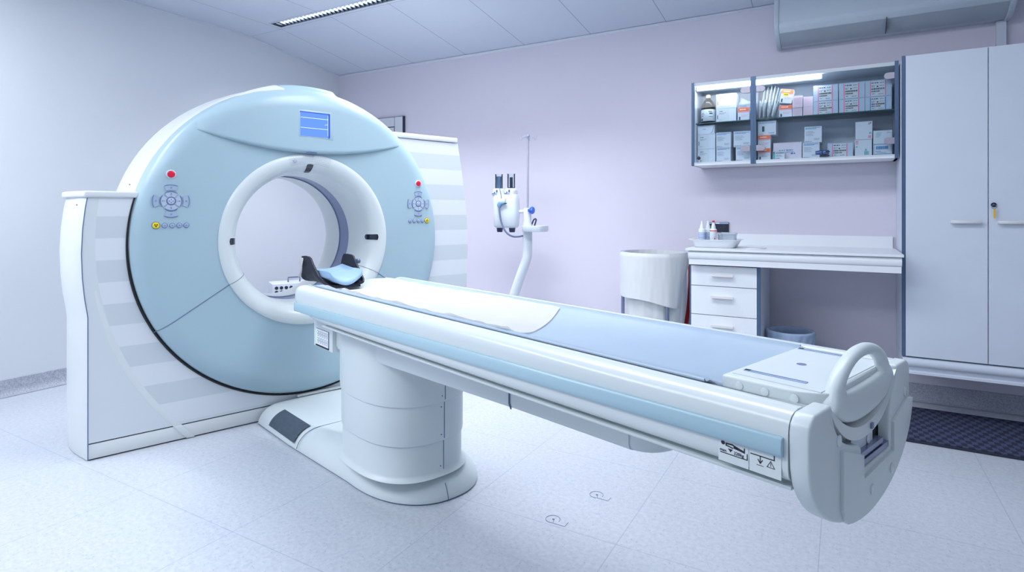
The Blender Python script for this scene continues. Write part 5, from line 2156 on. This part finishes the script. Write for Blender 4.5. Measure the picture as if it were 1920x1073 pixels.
def spray(x, y, label, red=False):
    c = (x, y, 0.9735)
    t_ = thing('dropper_bottle', label, 'bottle', c, 0, 'bottles in the white tray')
    mm = MB(c)
    R = 0.0225
    mm.lathe([(0, 0), (R - 0.002, 0), (R, 0.003), (R, 0.106), (R * 0.92, 0.113), (R * 0.6, 0.118), (R * 0.6, 0.119), (0, 0.119)], c, 28)
    mm.build('body', 'bottle_white', t_, sharp=50)
    mm = MB(c)
    mm.lathe([(0, 0.1185), (R * 0.66, 0.1185), (R * 0.58, 0.134), (R * 0.40, 0.146), (R * 0.34, 0.151), (R * 0.30, 0.166), (0, 0.167)], c, 20)
    mm.build('nozzle', 'bottle_white', t_, sharp=50)
    if red:
        mm = MB(c)
        mm.lathe([(0, 0.158), (R * 0.36, 0.158), (R * 0.36, 0.1705), (0, 0.171)], c, 16)
        mm.build('tip', 'red_plastic', t_)
    mm = MB(c)
    if red:
        mm.mat('red_plastic').lathe([(R + 0.0002, 0.100), (R + 0.0006, 0.1005), (R + 0.0006, 0.1055), (R + 0.0002, 0.106)], c, 24, -PI, 0)
        mm.mat('sticker_pale').lathe([(R + 0.0002, 0.030), (R + 0.0005, 0.031), (R + 0.0005, 0.098), (R + 0.0002, 0.0985)], c, 24, -PI, 0)
        mm.mat('red_plastic').lathe([(R + 0.0006, 0.048), (R + 0.0008, 0.0485), (R + 0.0008, 0.056), (R + 0.0006, 0.0562)], c, 5, -1.15, -0.85)
        mm.lathe([(R + 0.0006, 0.062), (R + 0.0008, 0.0625), (R + 0.0008, 0.066), (R + 0.0006, 0.0662)], c, 5, -1.1, -0.9)
    else:
        mm.mat('blue_grey_label').lathe([(R + 0.0002, 0.030), (R + 0.0006, 0.031), (R + 0.0006, 0.0905), (R + 0.0002, 0.091)], c, 24, -PI - 0.4, 0.4)
        mm.mat('sticker_pale')
        for k in range(5):
            mm.lathe([(R + 0.0006, 0.036 + 0.011 * k), (R + 0.0008, 0.0362 + 0.011 * k), (R + 0.0008, 0.041 + 0.011 * k), (R + 0.0006, 0.0412 + 0.011 * k)], c, 12, -2.3, -0.7)
    mm.build('label', None, t_)


spray(-0.824, 4.00, 'left white dropper bottle with pale blue label in the tray')
spray(-0.794, 4.045, 'dropper bottle with pale blue label in the tray, partly hidden behind another')
spray(-0.748, 3.985, 'white dropper bottle with red tip and red stripe in the tray', True)
cpx = (-0.712, 4.03, 0.9735)
m = MB(cpx)
m.lathe([(0, 0), (0.014, 0), (0.017, 0.08), (0.015, 0.08), (0.0125, 0.004), (0, 0.004)], cpx, 20)
tag(m.build('small_cup', 'clear_film', None), 'small clear cup beside the red tipped bottle in the tray', 'cup')
cbx = (-0.66, 4.055, 0.9735)
m = MB(cbx)
m.loft([rrect(-0.660, 4.055, 0.040, 0.035, 0.974), rrect(-0.660, 4.055, 0.046, 0.04, 1.052), rrect(-0.660, 4.055, 0.044, 0.038, 1.052), rrect(-0.660, 4.055, 0.038, 0.033, 0.976)])
bx = m.build('clear_box', 'clear_film', None)
tag(bx, 'clear plastic box with lid at right end of the tray', 'box')
m = MB(cbx)
m.loft([rrect(-0.660, 4.055, 0.050, 0.044, 1.0525), rrect(-0.660, 4.055, 0.050, 0.044, 1.062), rrect(-0.660, 4.055, 0.046, 0.04, 1.065)])
m.build('lid', 'clear_film', bx)
m = MB((-0.50, 3.98, 0.9665))
m.quad((-0.555, 3.90, 0.9672), (-0.43, 3.90, 0.9672), (-0.43, 4.07, 0.9672), (-0.555, 4.07, 0.9672))
m2 = m.build('paper_slip', 'sticker_white', None)
m2.modifiers.new('thickness', 'SOLIDIFY').thickness = 0.0006
tag(m2, 'flat white paper slip lying on the worktop right of the tray', 'paper')
# wall socket
ws = (-0.80, YB, 1.08)
m = MB(ws)
m.box(-0.882, -0.730, YB - 0.012, YB, 1.052, 1.125, 0.003)
so = m.build('wall_socket', 'socket_black')
tag(so, 'black double wall socket behind the bottles above worktop', 'socket')
for x in (-0.842, -0.778):
    m = MB(ws)
    m.mat('print_navy').ringd((x, YB - 0.012, 1.086), (0, -1, 0), 0.0215, 0.025, 0.003, 28)
    m.mat('print_black').disc((x, YB - 0.012, 1.086), (0, -1, 0), 0.0215, 0.001, 28)
    m.mat('steel')
    m.disc((x - 0.008, YB - 0.0135, 1.086), (0, -1, 0), 0.002, 0.001, 8)
    m.disc((x + 0.008, YB - 0.0135, 1.086), (0, -1, 0), 0.002, 0.001, 8)
    m.build('outlet', None, so)
m = MB(ws)
m.mat('blue_grey_label').box(-0.880, -0.732, YB - 0.0128, YB - 0.011, 1.113, 1.123)
m.mat('sticker_white').box(-0.820, -0.795, YB - 0.0136, YB - 0.012, 1.114, 1.122)
m.build('label_strip', None, so)

# ------------------------------------------------------------------ waste bin under the worktop
ON = (-0.298, 4.16, 0)
wb = thing('waste_bin', 'small blue waste bin with clear liner under the worktop', 'waste bin', ON)
m = MB(ON)
m.lathe([(0, 0.002), (0.104, 0.002), (0.108, 0.008), (0.128, 0.405), (0.138, 0.410), (0.1405, 0.418), (0.138, 0.425), (0.128, 0.426), (0.123, 0.418), (0.104, 0.015), (0, 0.012)], ON, 48)
m.build('bucket', 'bin_blue', wb, sharp=60)
m = MB(ON)


def lin_o(u, v):
    a = 2 * PI * u
    if v < 0.5:
        k = v / 0.5
        r = 0.118 + 0.004 * math.sin(13 * a) * (1 - k) + 0.0
        z = 0.20 + 0.222 * k
        return (ON[0] + r * math.cos(a), ON[1] + r * math.sin(a), z)
    k = (v - 0.5) / 0.5
    b = PI * min(1, k / 0.35)
    rr = 0.1345 - 0.0125 * math.cos(b)
    zz = 0.424 + 0.009 * math.sin(b) - max(0, k - 0.35) / 0.65 * (0.09 + 0.03 * math.sin(a * 2) + 0.01 * math.sin(a * 7))
    rr += 0.004 * math.sin(17 * a + 5 * k) * max(0, k - 0.3) - 0.010 * max(0, k - 0.35)
    return (ON[0] + rr * math.cos(a), ON[1] + rr * math.sin(a), zz)


m.grid(lin_o, 120, 32, 0.0, closeu=True)
m.build('bag_liner', 'liner', wb, sharp=80)

# ------------------------------------------------------------------ floor mat, round floor cuts
fm = MB((0.95, 3.96, 0))
fm.box(0.272, 1.7, 3.638, 4.285, 0.0005, 0.007, 0.003, 1)
fo = fm.build('floor_mat', 'mat_edge')
tag(fo, 'dark navy woven floor mat lying under the tall cupboards', 'mat')
m = MB((0.95, 3.96, 0))
m.box(0.292, 1.68, 3.662, 4.262, 0.006, 0.0105, 0.002, 1)
m.build('pile', 'mat_weave', fo)
for (x, y), lb in (((-0.983, 2.030), 'thin round pencil line with rectangle on the floor, nearer to the camera'), ((-0.908, 2.298), 'thin round pencil line with rectangle on the floor, nearer to the table')):
    c = (x, y, 0)
    m = MB(c)
    m.tube([(x + 0.028 * math.cos(a), y + 0.028 * math.sin(a), 0.0006) for a in [math.radians(-10 + 300 * i / 36) for i in range(37)]], 0.0010, 5)
    m.disc((x + 0.002, y, 0.0), (0, 0, 1), 0.005, 0.0008, 10)
    q = [(x + 0.012, y - 0.026), (x + 0.062, y - 0.026), (x + 0.062, y + 0.006)]
    m.tube([(a, b, 0.0005) for a, b in q], 0.0009, 5)
    m.tube([(x + 0.012, y - 0.026, 0.0005), (x + 0.006, y - 0.004, 0.0005)], 0.0009, 5)
    tag(m.build('floor_marking', 'seam_dark'), lb, 'floor marking')
